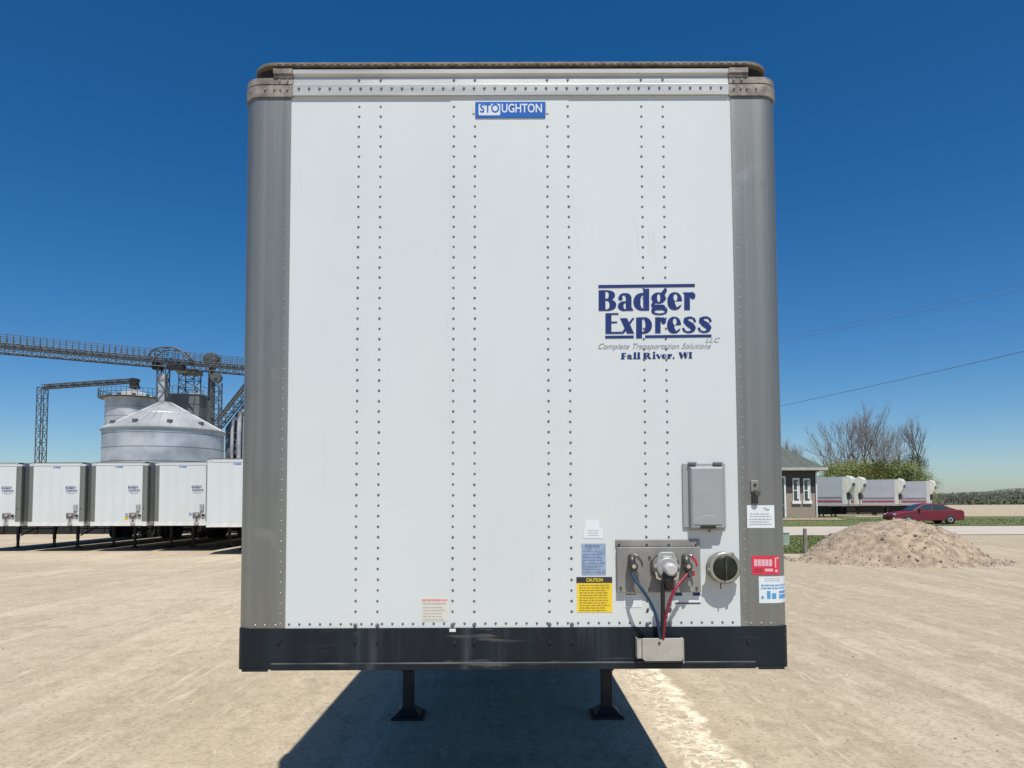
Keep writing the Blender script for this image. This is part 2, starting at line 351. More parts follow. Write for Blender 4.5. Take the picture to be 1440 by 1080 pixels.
def logo_raster():
    # heavy high-contrast roman letters, drawn as solid shapes on a fine grid (units: 1/6.545 photo pixel, baseline level)
    st = 2.5; gx = np.arange(120, 1300, st); gy = np.arange(120, 850, st); Xg, Yg = np.meshgrid(gx+st/2, gy+st/2)
    K = np.zeros_like(Xg, bool)
    def rc(a, b, c, d): return (Xg >= a) & (Xg <= b) & (Yg >= c) & (Yg <= d)
    def el(cx, cy_, rx, ry, p=2.0): return (abs(Xg-cx)/rx)**p+(abs(Yg-cy_)/ry)**p <= 1
    def pg(pts):
        r = np.zeros_like(K); n = len(pts)
        for i in range(n):
            (x1, y1), (x2, y2) = pts[i], pts[(i+1) % n]
            if y1 != y2: r ^= ((y1 > Yg) != (y2 > Yg)) & (Xg < (x2-x1)*(Yg-y1)/(y2-y1)+x1)
        return r
    def st_(pts):
        r = np.zeros_like(K)
        for (xa, ya, ra), (xb, yb, rb) in zip(pts, pts[1:]):
            dx, dy = xb-xa, yb-ya; t = np.clip(((Xg-xa)*dx+(Yg-ya)*dy)/(dx*dx+dy*dy), 0, 1)
            r |= (Xg-xa-t*dx)**2+(Yg-ya-t*dy)**2 <= (ra+t*(rb-ra))**2
        return r
    def e(cx, cy_, rx, ry):
        g = el(cx, cy_, rx, ry, 2.2)
        g &= ~(el(cx+7, cy_-ry*.42, rx*.27, ry*.40))
        cut = pg([(cx+rx*.05, cy_+ry*.02), (cx+rx*1.1, cy_+ry*.02), (cx+rx*1.1, cy_+ry*.34), (cx+rx*.62, cy_+ry*.52), (cx+rx*.3, cy_+ry*.72), (cx+rx*.05, cy_+ry*.3)])
        return g & ~cut
    def s_(x0, y0, w, h):
        q = lambda u, v, r: (x0+u*w, y0+v*h, r)
        return st_([q(.84,.28,12), q(.80,.16,9), q(.62,.07,9), q(.42,.08,11), q(.27,.18,19), q(.27,.30,22), q(.42,.43,27), q(.62,.55,28), q(.74,.68,24), q(.72,.82,17), q(.58,.92,10), q(.38,.94,8), q(.18,.86,9), q(.12,.74,12)])
    # B a d g e r
    B = rc(143, 212, 186, 376) | (el(208, 233, 84, 47, 2.4) & (Xg > 200)) | (el(208, 322, 96, 54, 2.4) & (Xg > 200))
    B &= ~((el(206, 231, 30, 33, 2.6) | rc(206, 212, 198, 264)) & (Xg > 205)); B &= ~((el(206, 322, 37, 41, 2.6)) & (Xg > 205)); K |= B
    a = rc(392, 444, 262, 378) | (el(385, 268, 60, 54, 2.3) & ~el(372, 282, 24, 48) & (Yg < 272)) | el(343, 262, 21, 20)
    a |= el(377, 334, 58, 45) & ~el(386, 334, 15, 29) & (Xg < 400); a |= pg([(440, 340), (458, 365), (462, 378), (420, 378)]); K |= a
    d = rc(552, 608, 178, 377) | (el(545, 296, 82, 81, 2.2) & (Xg < 556)); d &= ~(el(548, 298, 21, 60, 2.3) & (Xg < 553)); K |= d
    g = el(693, 264, 66, 52) & ~el(695, 262, 15, 38); g |= pg([(712, 222), (742, 182), (766, 178), (772, 196), (752, 232)])
    g |= st_([(650, 308, 14), (640, 330, 16), (664, 346, 20), (730, 350, 26)]) | (el(701, 378, 74, 42, 2.5) & ~el(703, 389, 47, 15, 2.4)); K |= g
    K |= e(842, 294, 67, 82)
    K |= rc(930, 983, 214, 377) | pg([(918, 214), (940, 214), (940, 230), (918, 224)]) | st_([(978, 246, 10), (990, 228, 14), (1004, 226, 14)]) | el(1008, 248, 25, 30)
    # E x p r e s s
    K |= rc(205, 260, 397, 588) | rc(205, 322, 397, 413) | rc(205, 312, 474, 491) | rc(205, 345, 571, 588) | pg([(312, 397), (325, 397), (325, 424)]) | pg([(330, 588), (352, 588), (352, 560)])
    K |= pg([(340, 446), (404, 446), (470, 588), (404, 588)]) | pg([(450, 446), (472, 446), (372, 588), (346, 588)])
    p = rc(488, 543, 440, 632) | (el(552, 514, 80, 77, 2.2) & (Xg > 538)); p &= ~(el(549, 514, 24, 58, 2.3) & (Xg > 543)); K |= p
    K |= rc(662, 713, 440, 588) | st_([(708, 472, 10), (722, 456, 13), (736, 456, 13)]) | el(740, 478, 22, 27)
    K |= e(836, 514, 64, 77)
    K |= s_(905, 436, 145, 155) | s_(1048, 436, 145, 155)
    # town line: short stout stems with hairline joins
    b0, b1, x0_ = 764, 822, 780                  # cap top, base line, lower-case top
    K |= rc(352, 376, b0, b1) | rc(352, 398, b0, b0+9) | rc(352, 392, b0+25, b0+33) | rc(346, 382, b1-6, b1)
    def sa(x): return rc(x+22, x+42, x0_+8, b1) | (el(x+20, x0_+12, 20, 12) & ~el(x+16, x0_+17, 9, 9) & (Yg < x0_+16)) | (el(x+18, b1-14, 18, 14) & ~el(x+21, b1-14, 6, 9)) | rc(x+22, x+49, b1-6, b1)
    K |= sa(404) | rc(464, 487, b0-4, b1) | rc(459, 492, b1-6, b1) | rc(500, 522, b0-4, b1) | rc(495, 527, b1-6, b1)
    K |= rc(556, 580, b0, b1) | rc(549, 587, b1-6, b1) | (el(582, b0+16, 34, 16) & ~el(582, b0+16, 12, 9) & (Xg > 574)) | pg([(580, b0+30), (600, b0+28), (632, b1), (604, b1)])
    K |= rc(642, 663, x0_, b1) | rc(637, 668, b1-6, b1) | el(652, b0, 12, 8)
    K |= pg([(668, x0_), (692, x0_), (706, b1-12), (716, x0_), (724, x0_), (704, b1), (694, b1)]) | e(746, (x0_+b1)/2, 23, (b1-x0_)/2)
    K |= rc(778, 799, x0_, b1) | rc(773, 805, b1-6, b1) | el(809, x0_+10, 10, 10) | el(832, b1-6, 8, 8) | pg([(826, b1), (840, b1-4), (828, b1+12)])
    K |= pg([(878, b0), (903, b0), (916, b1-22), (926, b0), (946, b0), (952, b1-20), (958, b0), (966, b0), (950, b1), (936, b1), (924, b0+26), (912, b1), (898, b1)]) | rc(975, 998, b0, b1) | rc(969, 1004, b1-6, b1) | rc(969, 1004, b0, b0+6)
    # rules above and below
    K |= rc(140, 1028, 138, 164) | rc(203, 466, 604, 630) | rc(570, 1180, 604, 630)
    runs = {}; out = []
    for j in range(K.shape[0]):
        row = K[j]; cur = {}
        dd = np.diff(np.concatenate(([0], row.astype(int), [0]))); a_, b_ = np.where(dd == 1)[0], np.where(dd == -1)[0]
        for i0, i1 in zip(a_, b_):
            if (i0, i1) in runs: cur[(i0, i1)] = runs.pop((i0, i1))
            else: cur[(i0, i1)] = j
        for (i0, i1), j0 in runs.items(): out.append((i0, i1, j0, j))
        runs = cur
    return [(gx[0]+i0*st, gx[0]+i1*st, gy[0]+j0*st, gy[0]+j1*st) for i0, i1, j0, j1 in out]

# ------------------------------------------------------------------ the main trailer (own space: front at y = 0, ground at z = 0)
ZB, ZT, HW, R_ = 1.193, 4.135, 1.308, .085
Z_PANEL0, Z_PANEL1, XP = 1.386, 3.968, 1.087
def corner_path(sgn, x_in, proud, r=R_, yend=.22, hw=HW, n=8):
    pts = [(sgn*x_in, -proud), (sgn*(hw-r), -proud)]
    for k in range(1, n+1):
        a = PI/2*k/n
        pts.append((sgn*(hw-r+(r+proud)*math.sin(a)), r-(r+proud)*math.cos(a)))
    pts.append((sgn*(hw+proud), yend))
    return pts if sgn > 0 else pts[::-1]
def bar_xy(f): return f
def rivet(mb, x, z, y0, r, h, mi):
    n = 8
    A = [(x+r*math.cos(2*PI*k/n), y0, z+r*math.sin(2*PI*k/n)) for k in range(n)]
    B = [(x+r*.6*math.cos(2*PI*k/n), y0-h, z+r*.6*math.sin(2*PI*k/n)) for k in range(n)]
    mb.add(A+B, [(i, (i+1) % n, n+(i+1) % n, n+i) for i in range(n)]+[tuple(range(n, 2*n))], mi, False)

m_lip = pbr('sunlit_scuffed_lip', (.075,.085,.09), .5, .2, .5, 5, (1,1,3))  # lighter grey paints the sunlit top of the bumper ledge, with scuffs
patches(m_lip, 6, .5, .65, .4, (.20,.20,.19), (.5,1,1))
def build_trailer():
    root = empty('semi_trailer')
    # --- front panel: overlapping sheets, rivet columns, bottom rivet row
    mb = MB()
    seams = [-XP, L(635, 500)[0], L(799, 500)[0], XP]
    for i, (a, b) in enumerate(zip(seams, seams[1:])):
        yy = (0, -.0022, -.0008)[i]
        mb.box(a-(0 if i == 0 else .006), b+(.012 if i == 1 else 0), yy, .03+i*.004, Z_PANEL0-.01, Z_PANEL1+.02, 0)
    cols = [((505, 150), (500, 860)), ((535.5, 150), (531, 860)), ((638.5, 150), (636.5, 860)), ((668, 150), (667, 860)),
            ((769.5, 150), (772.5, 860)), ((798.5, 150), (804, 860)), ((901.5, 150), (910, 860)), ((932, 150), (942, 860))]
    rnd = random.Random(2)
    for (t, b) in cols:
        (xa, za), (xb, zb) = L(*t), L(*b)
        n = 50
        for k in range(n):
            q = k/(n-1); x, z = xa+(xb-xa)*q, za+(zb-za)*q
            if k < 2 and t[0] in (668, 769.5): continue
            yf = -.0022 if seams[1]-.006 < x < seams[2]+.012 else (0 if x < 0 else -.0008)
            rivet(mb, x+rnd.gauss(0, .0006), z+rnd.gauss(0, .0006), yf, .0066*rnd.uniform(.9,1.05), .0028, 1)
    k = 0; x = -XP+.03
    while x < XP-.02:
        yf = -.0022 if seams[1]-.006 < x < seams[2]+.012 else (0 if x < 0 else -.0008)
        rivet(mb, x, Z_PANEL0+.018, yf, .0062, .003, 1); x += .0487
    for (t, b) in cols:
        rivet(mb, L(*b)[0], Z_PANEL0+.012, -.003, .010, .006, 1)
    mb.build('front_panel', [m_white, m_rivet], root)
    # --- stainless corner posts with their own rivets
    for sg in (-1, 1):
        mb = MB(); mb.strip(corner_path(sg, XP-.012, .004), Z_PANEL0, Z_PANEL1+.02, .02, 0, True)
        z = Z_PANEL0+.02
        while z < Z_PANEL1-.02: rivet(mb, sg*(XP+.012), z, -.004, .0034, .002, 1); z += .0485
        for xx in (1.12, 1.17, 1.215): rivet(mb, sg*xx, Z_PANEL0+.014, -.004, .005, .004, 1)
        mb.build('corner_post', [m_steel, m_rivet_b], root)
    # --- top rail: stepped aluminium extrusion
    mb = MB(); XR = 1.065
    prof = [(.02, 3.962), (-.014, 3.962), (-.016, 4.014), (-.010, 4.018), (-.006, 4.022), (-.0045, 4.062), (-.010, 4.066), (-.017, 4.069), (-.018, 4.089), (-.008, 4.093), (.02, 4.093)]
    mb.prism(prof, -XR, XR, 0, lambda a, b, c: (c, a, b))
    x = -XR+.03
    while x < XR-.02: rivet(mb, x, 3.995, -.0152, .0072, .005, 1); x += .0503
    for (t, b) in cols: rivet(mb, L(*t)[0], 4.042, -.0055, .0068, .005, 1)
    mb.build('top_rail', [m_alum, m_rivet], root)
    # --- cast corner caps
    for sg in (-1, 1):
        mb = MB()
        mb.strip(corner_path(sg, XR+.002, .012), 3.957, 4.014, .03, 0, True)
        mb.strip(corner_path(sg, XR+.002, .004), 4.0145, 4.0215, .025, 0, True)
        mb.strip(corner_path(sg, XR+.002, .009), 4.022, 4.052, .03, 0, True)
        xa = 1.16
        mb.box(min(sg*(XR+.002), sg*xa), max(sg*(XR+.002), sg*xa), -.014, .03, 4.0525, 4.068)
        mb.box(min(sg*(XR+.002), sg*xa), max(sg*(XR+.002), sg*xa), -.021, .03, 4.0682, 4.093)
        for xx in (1.092, 1.125, 1.155, 1.20): rivet(mb, sg*xx, 3.994, -.0125, .0065, .007, 1)
        for xx in (1.092, 1.13): rivet(mb, sg*xx, 4.038, -.0095, .0065, .007, 1)
        mb.build('corner_cap', [m_cast, m_rivet_b], root)
        mb = MB(); mb.strip(corner_path(sg, 1.12, -.012, .10, .2, 1.275), 4.03, 4.1045, .02); mb.build('cap_recess_shade', m_dark, root)  # near-black sheet paints the shade in the opening below the roof corner
    # --- roof with its rolled front edge
    mb = MB()
    pl = []
    for sg, order in ((-1, range(8, -1, -1)), (1, range(0, 9))):
        for k in order: q = PI/2*k/8; pl.append((sg*(1.152+.125*math.sin(q)), .101-.125*math.cos(q)))
    mb.prism(pl+[(1.277,16.15),(-1.277,16.15)], 4.105, ZT-.013)
    x = -1.14
    while x < 1.13: mb.box(x, x+.022, -.0262, -.02, 4.1085, 4.1185); x += .036
    mb.build('roof', m_roofedge, root, bevel=.003)
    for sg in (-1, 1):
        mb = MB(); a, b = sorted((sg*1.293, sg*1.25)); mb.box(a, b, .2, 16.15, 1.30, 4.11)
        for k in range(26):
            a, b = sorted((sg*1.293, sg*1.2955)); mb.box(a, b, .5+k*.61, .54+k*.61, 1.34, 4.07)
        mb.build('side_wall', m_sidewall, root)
        mb = MB(); a, b = sorted((sg*1.283, sg*1.22)); mb.box(a, b, .45, 16.15, 1.17, 1.305); mb.build('side_rail', m_black, root)
    mb = MB(); mb.box(-1.249, 1.249, 16.08, 16.14, 1.2, 4.10); mb.build('rear_door', m_white, root)
    mb = MB(); mb.box(-1.21, 1.21, .05, 16.05, 1.20, 1.29)
    for k in range(40): mb.box(-1.2, 1.2, 2.0+k*.35, 2.05+k*.35, 1.09, 1.199)
    mb.build('floor_frame', m_black, root)
    # --- front bumper rail
    mb = MB()
    mb.strip(corner_path(-1, -1.0, .008, .028, .6, 1.291)[:-1]+[(x, y) for x, y in corner_path(1, -1.0, .008, .028, .6, 1.291)][1:], ZB+.002, Z_PANEL0-.001, .03, 0)
    mb.build('bumper', m_bumper, root)
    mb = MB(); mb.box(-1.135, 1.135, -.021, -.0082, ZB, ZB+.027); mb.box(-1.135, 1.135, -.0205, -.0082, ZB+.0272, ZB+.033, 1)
    for sg in (-1, 1):
        a, b = sorted((sg*1.15, sg*1.272)); mb.box(a, b, -.016, -.0082, ZB-.006, ZB+.006)
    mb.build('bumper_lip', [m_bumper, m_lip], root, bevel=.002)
    for (px, py, r) in ((393,902,.008),(500,902,.007),(531,901,.007),(640,903,.010),(667,902,.010),(773,902,.008),(804,902,.008),(1051,901,.008)):
        x, z = L(px, py); mb = MB(); mb.cyl((x, -.0085, z), (x, -.018, z), r, r*.8, 6); mb.build('bolt', m_black, root)
    for (px, py) in ((597, 941), (828, 940)):
        x, z = L(px, py); mb = MB(); mb.prism([(x-.010, ZB), (x+.012, ZB), (x+.006, ZB-.018), (x, ZB-.018)], .06, .066, 0, lambda a, b, c: (a, c, b)); mb.build('hanger_tab', m_zinc, root)
    x, z = L(637, 885.5); mb = MB(); mb.box(x-.016, x+.014, -.0125, -.0082, z-.008, z+.006); mb.build('clip', m_bright, root)
    # --- landing gear
    gf = ray(575, 1014); yl = gf.y*(-CAM_Z/gf.z)+.14-FRONT; legs = {-1: at(575, 900, yl+FRONT).x-TX, 1: at(852, 900, yl+FRONT).x-TX}
    for sg in (-1, 1):
        mb = MB(); x = legs[sg]
        mb.box(x-.062, x+.062, yl-.06, yl+.06, .42, 1.2); mb.box(x-.05, x+.05, yl-.05, yl+.05, .08, .42)
        leg = mb.build('landing_leg', m_black, root, bevel=.006)
        mb = MB()
        b4 = lambda hx, hy, z: [(x-hx, yl-hy, z), (x+hx, yl-hy, z), (x+hx, yl+hy, z), (x-hx, yl+hy, z)]
        V = b4(.142,.14,0)+b4(.142,.14,.022)+b4(.115,.115,.036)+b4(.064,.062,.085)
        mb.add(V, [(3,2,1,0),(12,13,14,15)]+[(r*4+i, r*4+(i+1) % 4, r*4+4+(i+1) % 4, r*4+4+i) for r in range(3) for i in range(4)])
        mb.build('foot_pad', m_black, leg)
    mb = MB(); mb.cyl((-.8, yl, .95), (.8, yl, .95), .025); mb.cyl((-.86, yl+.06, .6), (-.3, yl+1.2, 1.19), .03); mb.cyl((.86, yl+.06, .6), (.3, yl+1.2, 1.19), .03)
    mb.build('cross_brace', m_black, root)
    # --- rear axles
    for ya in (12.6, 13.85):
        mb = MB(); mb.cyl((-1.0, ya, .5), (1.0, ya, .5), .065); mb.build('axle', m_black, root)
        for sg in (-1, 1):
            mb = MB()
            w = lambda px_, py_, pz_, ya=ya, sg=sg: (sg*(.72+pz_), ya+px_, .505+py_)
            mb.lathe([(.26,0),(.40,0),(.49,.03),(.505,.09),(.505,.18),(.48,.235),(.41,.25),(.41,.30),(.48,.315),(.505,.37),(.505,.46),(.49,.52),(.40,.55),(.28,.54)], 32, 0, w)
            wh = mb.build('wheel', m_rubber, root)
            mb = MB(); mb.lathe([(.05,.35),(.12,.40),(.14,.44),(.20,.44),(.27,.545),(.29,.545),(.29,.30)], 24, 0, w); mb.build('rim', m_alum, wh)
    return root, cols

trailer, COLS = build_trailer()

def sticker(name, root, px0, py0, px1, py1, base, y0=-.001, th=.0012, skew=0):
    """thin label on the front plane; returns builder helpers"""
    (xa, za), (xb, zb) = L(px0, py0), L(px1, py1)
    mb = MB(); mb.box(xa, xb, y0-th, y0, zb, za, 0)
    return mb, lambda u, v: (xa+(xb-xa)*u, za+(zb-za)*v), y0-th-.0004

def lines(mb, fn, y, v0, v1, n, u0, u1, mi, seed, thick=.45, gap=.03, rag=.2):
    rnd = random.Random(seed)                    # small print, too small to read: ragged runs of words
    for k in range(n):
        va = v0+(v1-v0)*(k+.5-thick/2)/n; vb = v0+(v1-v0)*(k+.5+thick/2)/n
        u = u0; end = u1-rnd.uniform(0, rag)*(u1-u0)
        while u < end:
            w = min(rnd.uniform(.04,.15), end-u); (xa, za), (xb, zb) = fn(u, va), fn(u+w, vb)
            mb.add([(xa, y, zb), (xb, y, zb), (xb, y, za), (xa, y, za)], [(0,1,2,3)], mi); u += w+gap

def build_front_details(root):
    # --- company lettering
    mb = MB(); y = -.0026
    def lp(cx, cy_):                            # logo units to the panel, levelled along its own upper rule
        return L(820+cx/6.545, 380+(cy_-(cx-140)*.0122)/6.545)
    for (a, b, c, d) in logo_raster():
        P4 = [lp(a, d), lp(b, d), lp(b, c), lp(a, c)]
        mb.add([(p[0], y, p[1]) for p in P4], [(0,1,2,3)], 0)
    def tx(s, c0, d0, c1, d1, mi, **k):
        (xa, za), (xb, zb) = lp(c0, d1), lp(c1, d0); text_into(mb, s, xa, xb, za, zb, y, mi, **k)
    tx('Complete Transportation Solutions', 140, 684, 1176, 742, 1, shear=.45)
    tx('LLC', 1125, 634, 1262, 678, 1, shear=.45)
    mb.build('lettering', [m_navy, m_grey_ink], root)
    # --- maker's plate
    mb = MB(); (xa, za), (xb, zb) = L(668.5, 144.5), L(767, 166)
    mb.box(xa, xb, -.007, -.0024, zb, za, 0)
    for (p0, p1) in ((664.5, 668), (768, 771.5)):
        mb.box(L(p0, 150)[0], L(p1, 150)[0], -.006, -.0024, L(0, 162)[1], L(0, 148)[1], 2)
    yb = -.0075; (xc, zc), (xd, zd) = L(673, 147.2), L(703.5, 163.2)
    rr = .006; ring = []
    for (cx, cz, a0) in ((xd-rr, zc-rr, 0), (xc+rr, zc-rr, 90), (xc+rr, zd+rr, 180), (xd-rr, zd+rr, 270)):
        for k in range(5): a = rad(a0+90*k/4); ring.append((cx+rr*math.cos(a), yb, cz+rr*math.sin(a)))
    mb.add(ring, [tuple(range(len(ring)))], 1)
    h0, h1 = L(0, 161.6)[1], L(0, 149.0)[1]
    text_into(mb, 'STO', L(675, 150)[0], L(702, 150)[0], h0, h1, yb-.0006, 0, bold=.02)
    text_into(mb, 'UGHTON', L(705.5, 150)[0], L(762, 150)[0], h0, h1, yb-.0006, 1, bold=.02)
    pl = mb.build('maker_plate', [m_sign_blue, m_sign_white, m_tan], root); pl['label'] = 'blue maker plate with white letters under the top rail'
    # --- labels on the white panel
    mb, fn, yy = sticker('', root, 811, 811.5, 861, 861, None)
    (xa, za), (xb, zb) = fn(-.01, 0), fn(1.005, .165); mb.box(xa, xb, yy-.0004, -.001, zb, za, 1)
    (xa, za), (xb, zb) = fn(.27, .13), fn(.74, .035); text_into(mb, 'CAUTION', xa, xb, za, zb, yy-.001, 0, bold=.02)
    lines(mb, fn, yy, .2, .98, 11, .07, .95, 2, 4, .5, .02, .15)
    o = mb.build('warning_label', [m_yellow, m_ink, m_yink], root); o['label'] = 'yellow caution label with black header'
    mb, fn, yy = sticker('', root, 817.5, 764.5, 852, 808.5, None)
    lines(mb, fn, yy, .02, .14, 1, .15, .85, 1, 5, .7); lines(mb, fn, yy, .2, .97, 8, .05, .97, 1, 6, .4, .04)
    o = mb.build('data_label', [m_st_blue, m_st_ink], root); o['label'] = 'faded blue label above the yellow one'
    mb, fn, yy = sticker('', root, 821, 742, 848, 757, None); lines(mb, fn, yy, .15, .85, 3, .2, .8, 1, 7, .35)
    (xa, za), (xb, zb) = L(823.5, 731), L(842.5, 742.5); mb.box(xa, xb, -.0018, -.001, zb, za, 0)
    o = mb.build('small_label', [m_st_white, m_st_text], root); o['label'] = 'small white label above the blue one'
    mb, fn, yy = sticker('', root, 593, 841, 629.5, 874, None, y0=0)
    lines(mb, fn, yy, .03, .16, 1, .02, .99, 2, 8, .7, .02, .02); lines(mb, fn, yy, .18, .3, 1, .05, .97, 1, 9, .55, .02, .05)
    lines(mb, fn, yy, .34, .98, 5, .06, .9, 1, 10, .4, .02)
    o = mb.build('instruction_label', [m_tan, m_tanink, m_redink], root); o['label'] = 'sun-faded label with a red heading'
    mb, fn, yy = sticker('', root, 877, 833, 903, 854, None, y0=-.001); lines(mb, fn, yy, .05, .2, 1, .1, .75, 1, 12, .6); lines(mb, fn, yy, .3, .9, 4, .1, .5, 2, 13, .3)
    mb.build('small_label', [m_st_white, m_ink, m_st_text], root)
    mb, fn, yy = sticker('', root, 949, 833, 985, 849, None, y0=-.001)
    (xa, za), (xb, zb) = fn(0, .02), fn(.28, .30); mb.add([(xa, yy, zb), (xb, yy, zb), (xb, yy, za), (xa, yy, za)], [(0,1,2,3)], 1)
    (xa, za), (xb, zb) = fn(.70, .02), fn(1, .30); mb.add([(xa, yy, zb), (xb, yy, zb), (xb, yy, za), (xa, yy, za)], [(0,1,2,3)], 1)
    (xa, za), (xb, zb) = fn(0, .88), fn(1, 1); mb.add([(xa, yy, zb), (xb, yy, zb), (xb, yy, za), (xa, yy, za)], [(0,1,2,3)], 2)
    mb.build('small_label', [m_st_white, m_navy, m_ink], root)
    # --- grey document box
    (xa, za), (xb, zb) = L(958.5, 651.5), L(1020.5, 742)
    mb = MB(); mb.box(xa, xb, -.012, -.001, zb, za)
    bx = mb.build('document_box', m_plastic, root, bevel=.004)
    (xc, zc), (xd, zd) = L(967, 656.5), L(1015.5, 744)
    mb = MB()
    b4 = lambda i, y, k=0: [(xc+i, y, zd+i+k), (xd-i, y, zd+i+k), (xd-i, y, zc-i), (xc+i, y, zc-i)]
    V = b4(-.004,-.0121)+b4(0,-.020)+b4(.003,-.040)+b4(.010,-.047)
    mb.add(V, [(12,13,14,15)]+[(r*4+i, r*4+(i+1) % 4, r*4+4+(i+1) % 4, r*4+4+i) for r in range(3) for i in range(4)])
    n = 14; cx = (xc+xd)/2; hw = (xd-xc)/2-.014
    arc = [(cx+hw*math.cos(PI*k/n), zd+.022+.045*math.sin(PI*k/n)) for k in range(n+1)]
    mb.prism(arc[::-1], -.047, -.0505, 0, lambda a, b, c: (a, c, b))
    lid = mb.build('lid', m_plastic, bx, bevel=.003)
    mb = MB(); mb.prism([(cx-.040, zd+.004), (cx+.040, zd+.004), (cx+.034, zd+.017), (cx-.034, zd+.017)], -.0512, -.046, 0, lambda a, b, c: (a, c, b)); mb.build('finger_slot', m_dark, bx)
    for (p0, p1) in ((966, 977.5), (1001, 1014)):
        (x0, z0), (x1, z1) = L(p0, 650), L(p1, 654); mb = MB(); mb.box(x0, x1, -.028, -.0122, z1, z0); mb.build('hinge', m_rivet, bx, bevel=.002)
    mb = MB(); mb.box(cx+.012, cx+.016, -.030, -.012, zd-.014, zd); mb.build('latch_pin', m_rivet, bx)
    # --- round canister with a dark lid
    cx, cz = L(1014, 797)
    fy = lambda a, b, c: (cx+a, -c, cz+b)
    mb = MB(); mb.lathe([(.069,.001),(.073,.006),(.070,.012),(.068,.05),(.073,.054),(.074,.064),(.066,.068),(.060,.066)], 40, 0, fy)
    for a in (0, 60, 185, 300):
        ca, sa = math.cos(rad(a)), math.sin(rad(a)); mb.cyl(fy(.074*ca,.074*sa,.045), fy(.074*ca,.074*sa,.069), .008, .007, 8)
    cn = mb.build('manifest_canister', m_rim, root)
    mb = MB(); mb.lathe([(.059,.055),(.058,.066),(.05,.071),(.03,.074),(.005,.075)], 36, 0, fy); mb.build('canister_lid', m_lens, cn)
    mb = MB(); mb.box(cx-.003, cx+.003, -.082, -.073, cz-.055, cz+.055); mb.cyl((cx-.012, -.03, cz-.07), (cx-.012, -.03, cz-.10), .003, n=6); mb.build('handle', m_gun, cn)
    # --- connector plate
    (xa, za), (xb, zb) = L(866.5, 769), L(984, 832)
    mb = MB(); mb.box(xa, xb, -.024, -.001, zb, za); mb.box(xa-.004, xb+.002, -.010, -.001, za+.001, L(0, 762.5)[1])
    cpz = mb.build('connector_plate', m_zinc, root, bevel=.003)
    for (px, py) in ((870, 766), (909, 766), (940, 766), (978, 766), (872, 826), (978, 826), (912, 827), (946, 827), (912, 783), (948, 780), (911, 857), (943, 857)):
        x, z = L(px, py); yo = -.0105 if py < 770 else (-.0245 if py < 833 else -.001)
        mb = MB(); mb.cyl((x, yo, z), (x, yo-.006, z), .0065, .005, 8); mb.build('screw', m_gun, cpz)
    # --- seven-pin socket
    cx, cz = L(933, 796)
    fy = lambda a, b, c: (cx+a, -c, cz+b)
    mb = MB(); mb.prism([(.072*math.cos(rad(22.5+45*k)), .066*math.sin(rad(22.5+45*k))) for k in range(8)], .0245, .032, 0, fy)
    mb.lathe([(.060,.032),(.058,.050),(.050,.075),(.047,.095),(.040,.095)], 28, 1, fy)
    so = mb.build('electric_socket', [m_gun, m_cream], root)
    mb = MB()                                   # hinged cover, opened over the plug
    ring = [(-.050,.018),(-.062,.004),(-.058,-.004),(.058,-.004),(.062,.004),(.050,.018),(.040,.062),(.026,.072),(-.026,.072),(-.040,.062)]
    mb.prism(ring, .060, .082, 0, fy); mb.prism([(-.030,.02),(.030,.02),(.022,.055),(-.022,.055)], .082, .092, 0, fy)
    mb.build('socket_cover', m_cream, so, bevel=.005)
    mb = MB(); mb.lathe([(.030,.07),(.031,.10),(.027,.135),(.020,.138)], 20, 0, lambda a, b, c: (cx+.008+a, -c, cz-.006+b)); mb.build('plug_cap', m_plug, so)
    mb = MB(); mb.tube([fy(.0,-.028,.095), fy(0,-.055,.105), fy(0,-.085,.10), fy(0,-.10,.095)], lambda t: .030-.017*t, 12); mb.build('plug_boot', m_hose_k, so)
    for sx in (-1, 1):
        mb = MB(); mb.prism([(sx*.048,-.02),(sx*.056,-.02),(sx*.050,-.05),(sx*.030,-.058),(sx*.028,-.050),(sx*.042,-.045)][::sx], .07, .08, 0, fy); mb.build('socket_clamp', m_chrome, so)
    # --- gladhand couplings
    for (px, py, red) in ((889, 792, False), (964, 792, True)):
        cx, cz = L(px, py)
        fy = lambda a, b, c: (cx+a, -c, cz+b)
        mb = MB()
        mb.cyl(fy(-.008,.030,.0245), fy(-.008,.030,.055), .017, .015, 12)
        mb.tube([fy(-.008,.032,.05), fy(-.012,.018,.065), fy(-.008,-.004,.068), fy(-.004,-.03,.066), fy(.006,-.056,.072)], lambda t: .017-.003*t, 10)
        mb.lathe([(.020,.055),(.022,.070),(.019,.080),(.010,.082)], 16, 0, lambda a, b, c: (cx-.006+a, -c, cz-.010+b))
        gh = mb.build('gladhand', m_gun, root)
        mb = MB(); mb.prism([(.004,.038),(.012,.044),(.034,.020),(.040,-.004),(.034,-.012),(.026,.012)], .066, .076, 0, fy); mb.build('coupling_tab', m_redm if red else m_gun, gh, bevel=.002)
        mb = MB(); mb.cyl(fy(-.006,-.008,.080), fy(-.006,-.008,.088), .012, .009, 12); mb.build('chrome_fitting', m_chrome, gh)
        mb = MB(); mb.tube([fy(.0,.045,.06), fy(.014,.040,.066), fy(.024,.026,.07)], .004, 6); mb.build('spring_wire', m_chrome, gh)
        if red: mb = MB(); mb.cyl(fy(.018,-.030,.068), fy(.020,-.052,.068), .007, n=8); mb.build('red_knob', m_redm, gh)
    # --- hoses
    def hose(name, pts, r, m, sub=8):
        mb = MB(); mb.tube([(L(px, py, -d)[0], -d, L(px, py, -d)[1]) for px, py, d in pts], r, 10, 0, sub); return mb.build(name, m, root)
    hose('blue_hose', [(889,806,.072),(893,815,.085),(903,829,.10),(914,846,.10),(922,864,.09),(926,882,.075),(929,903,.05)], .0072, m_hose_b)
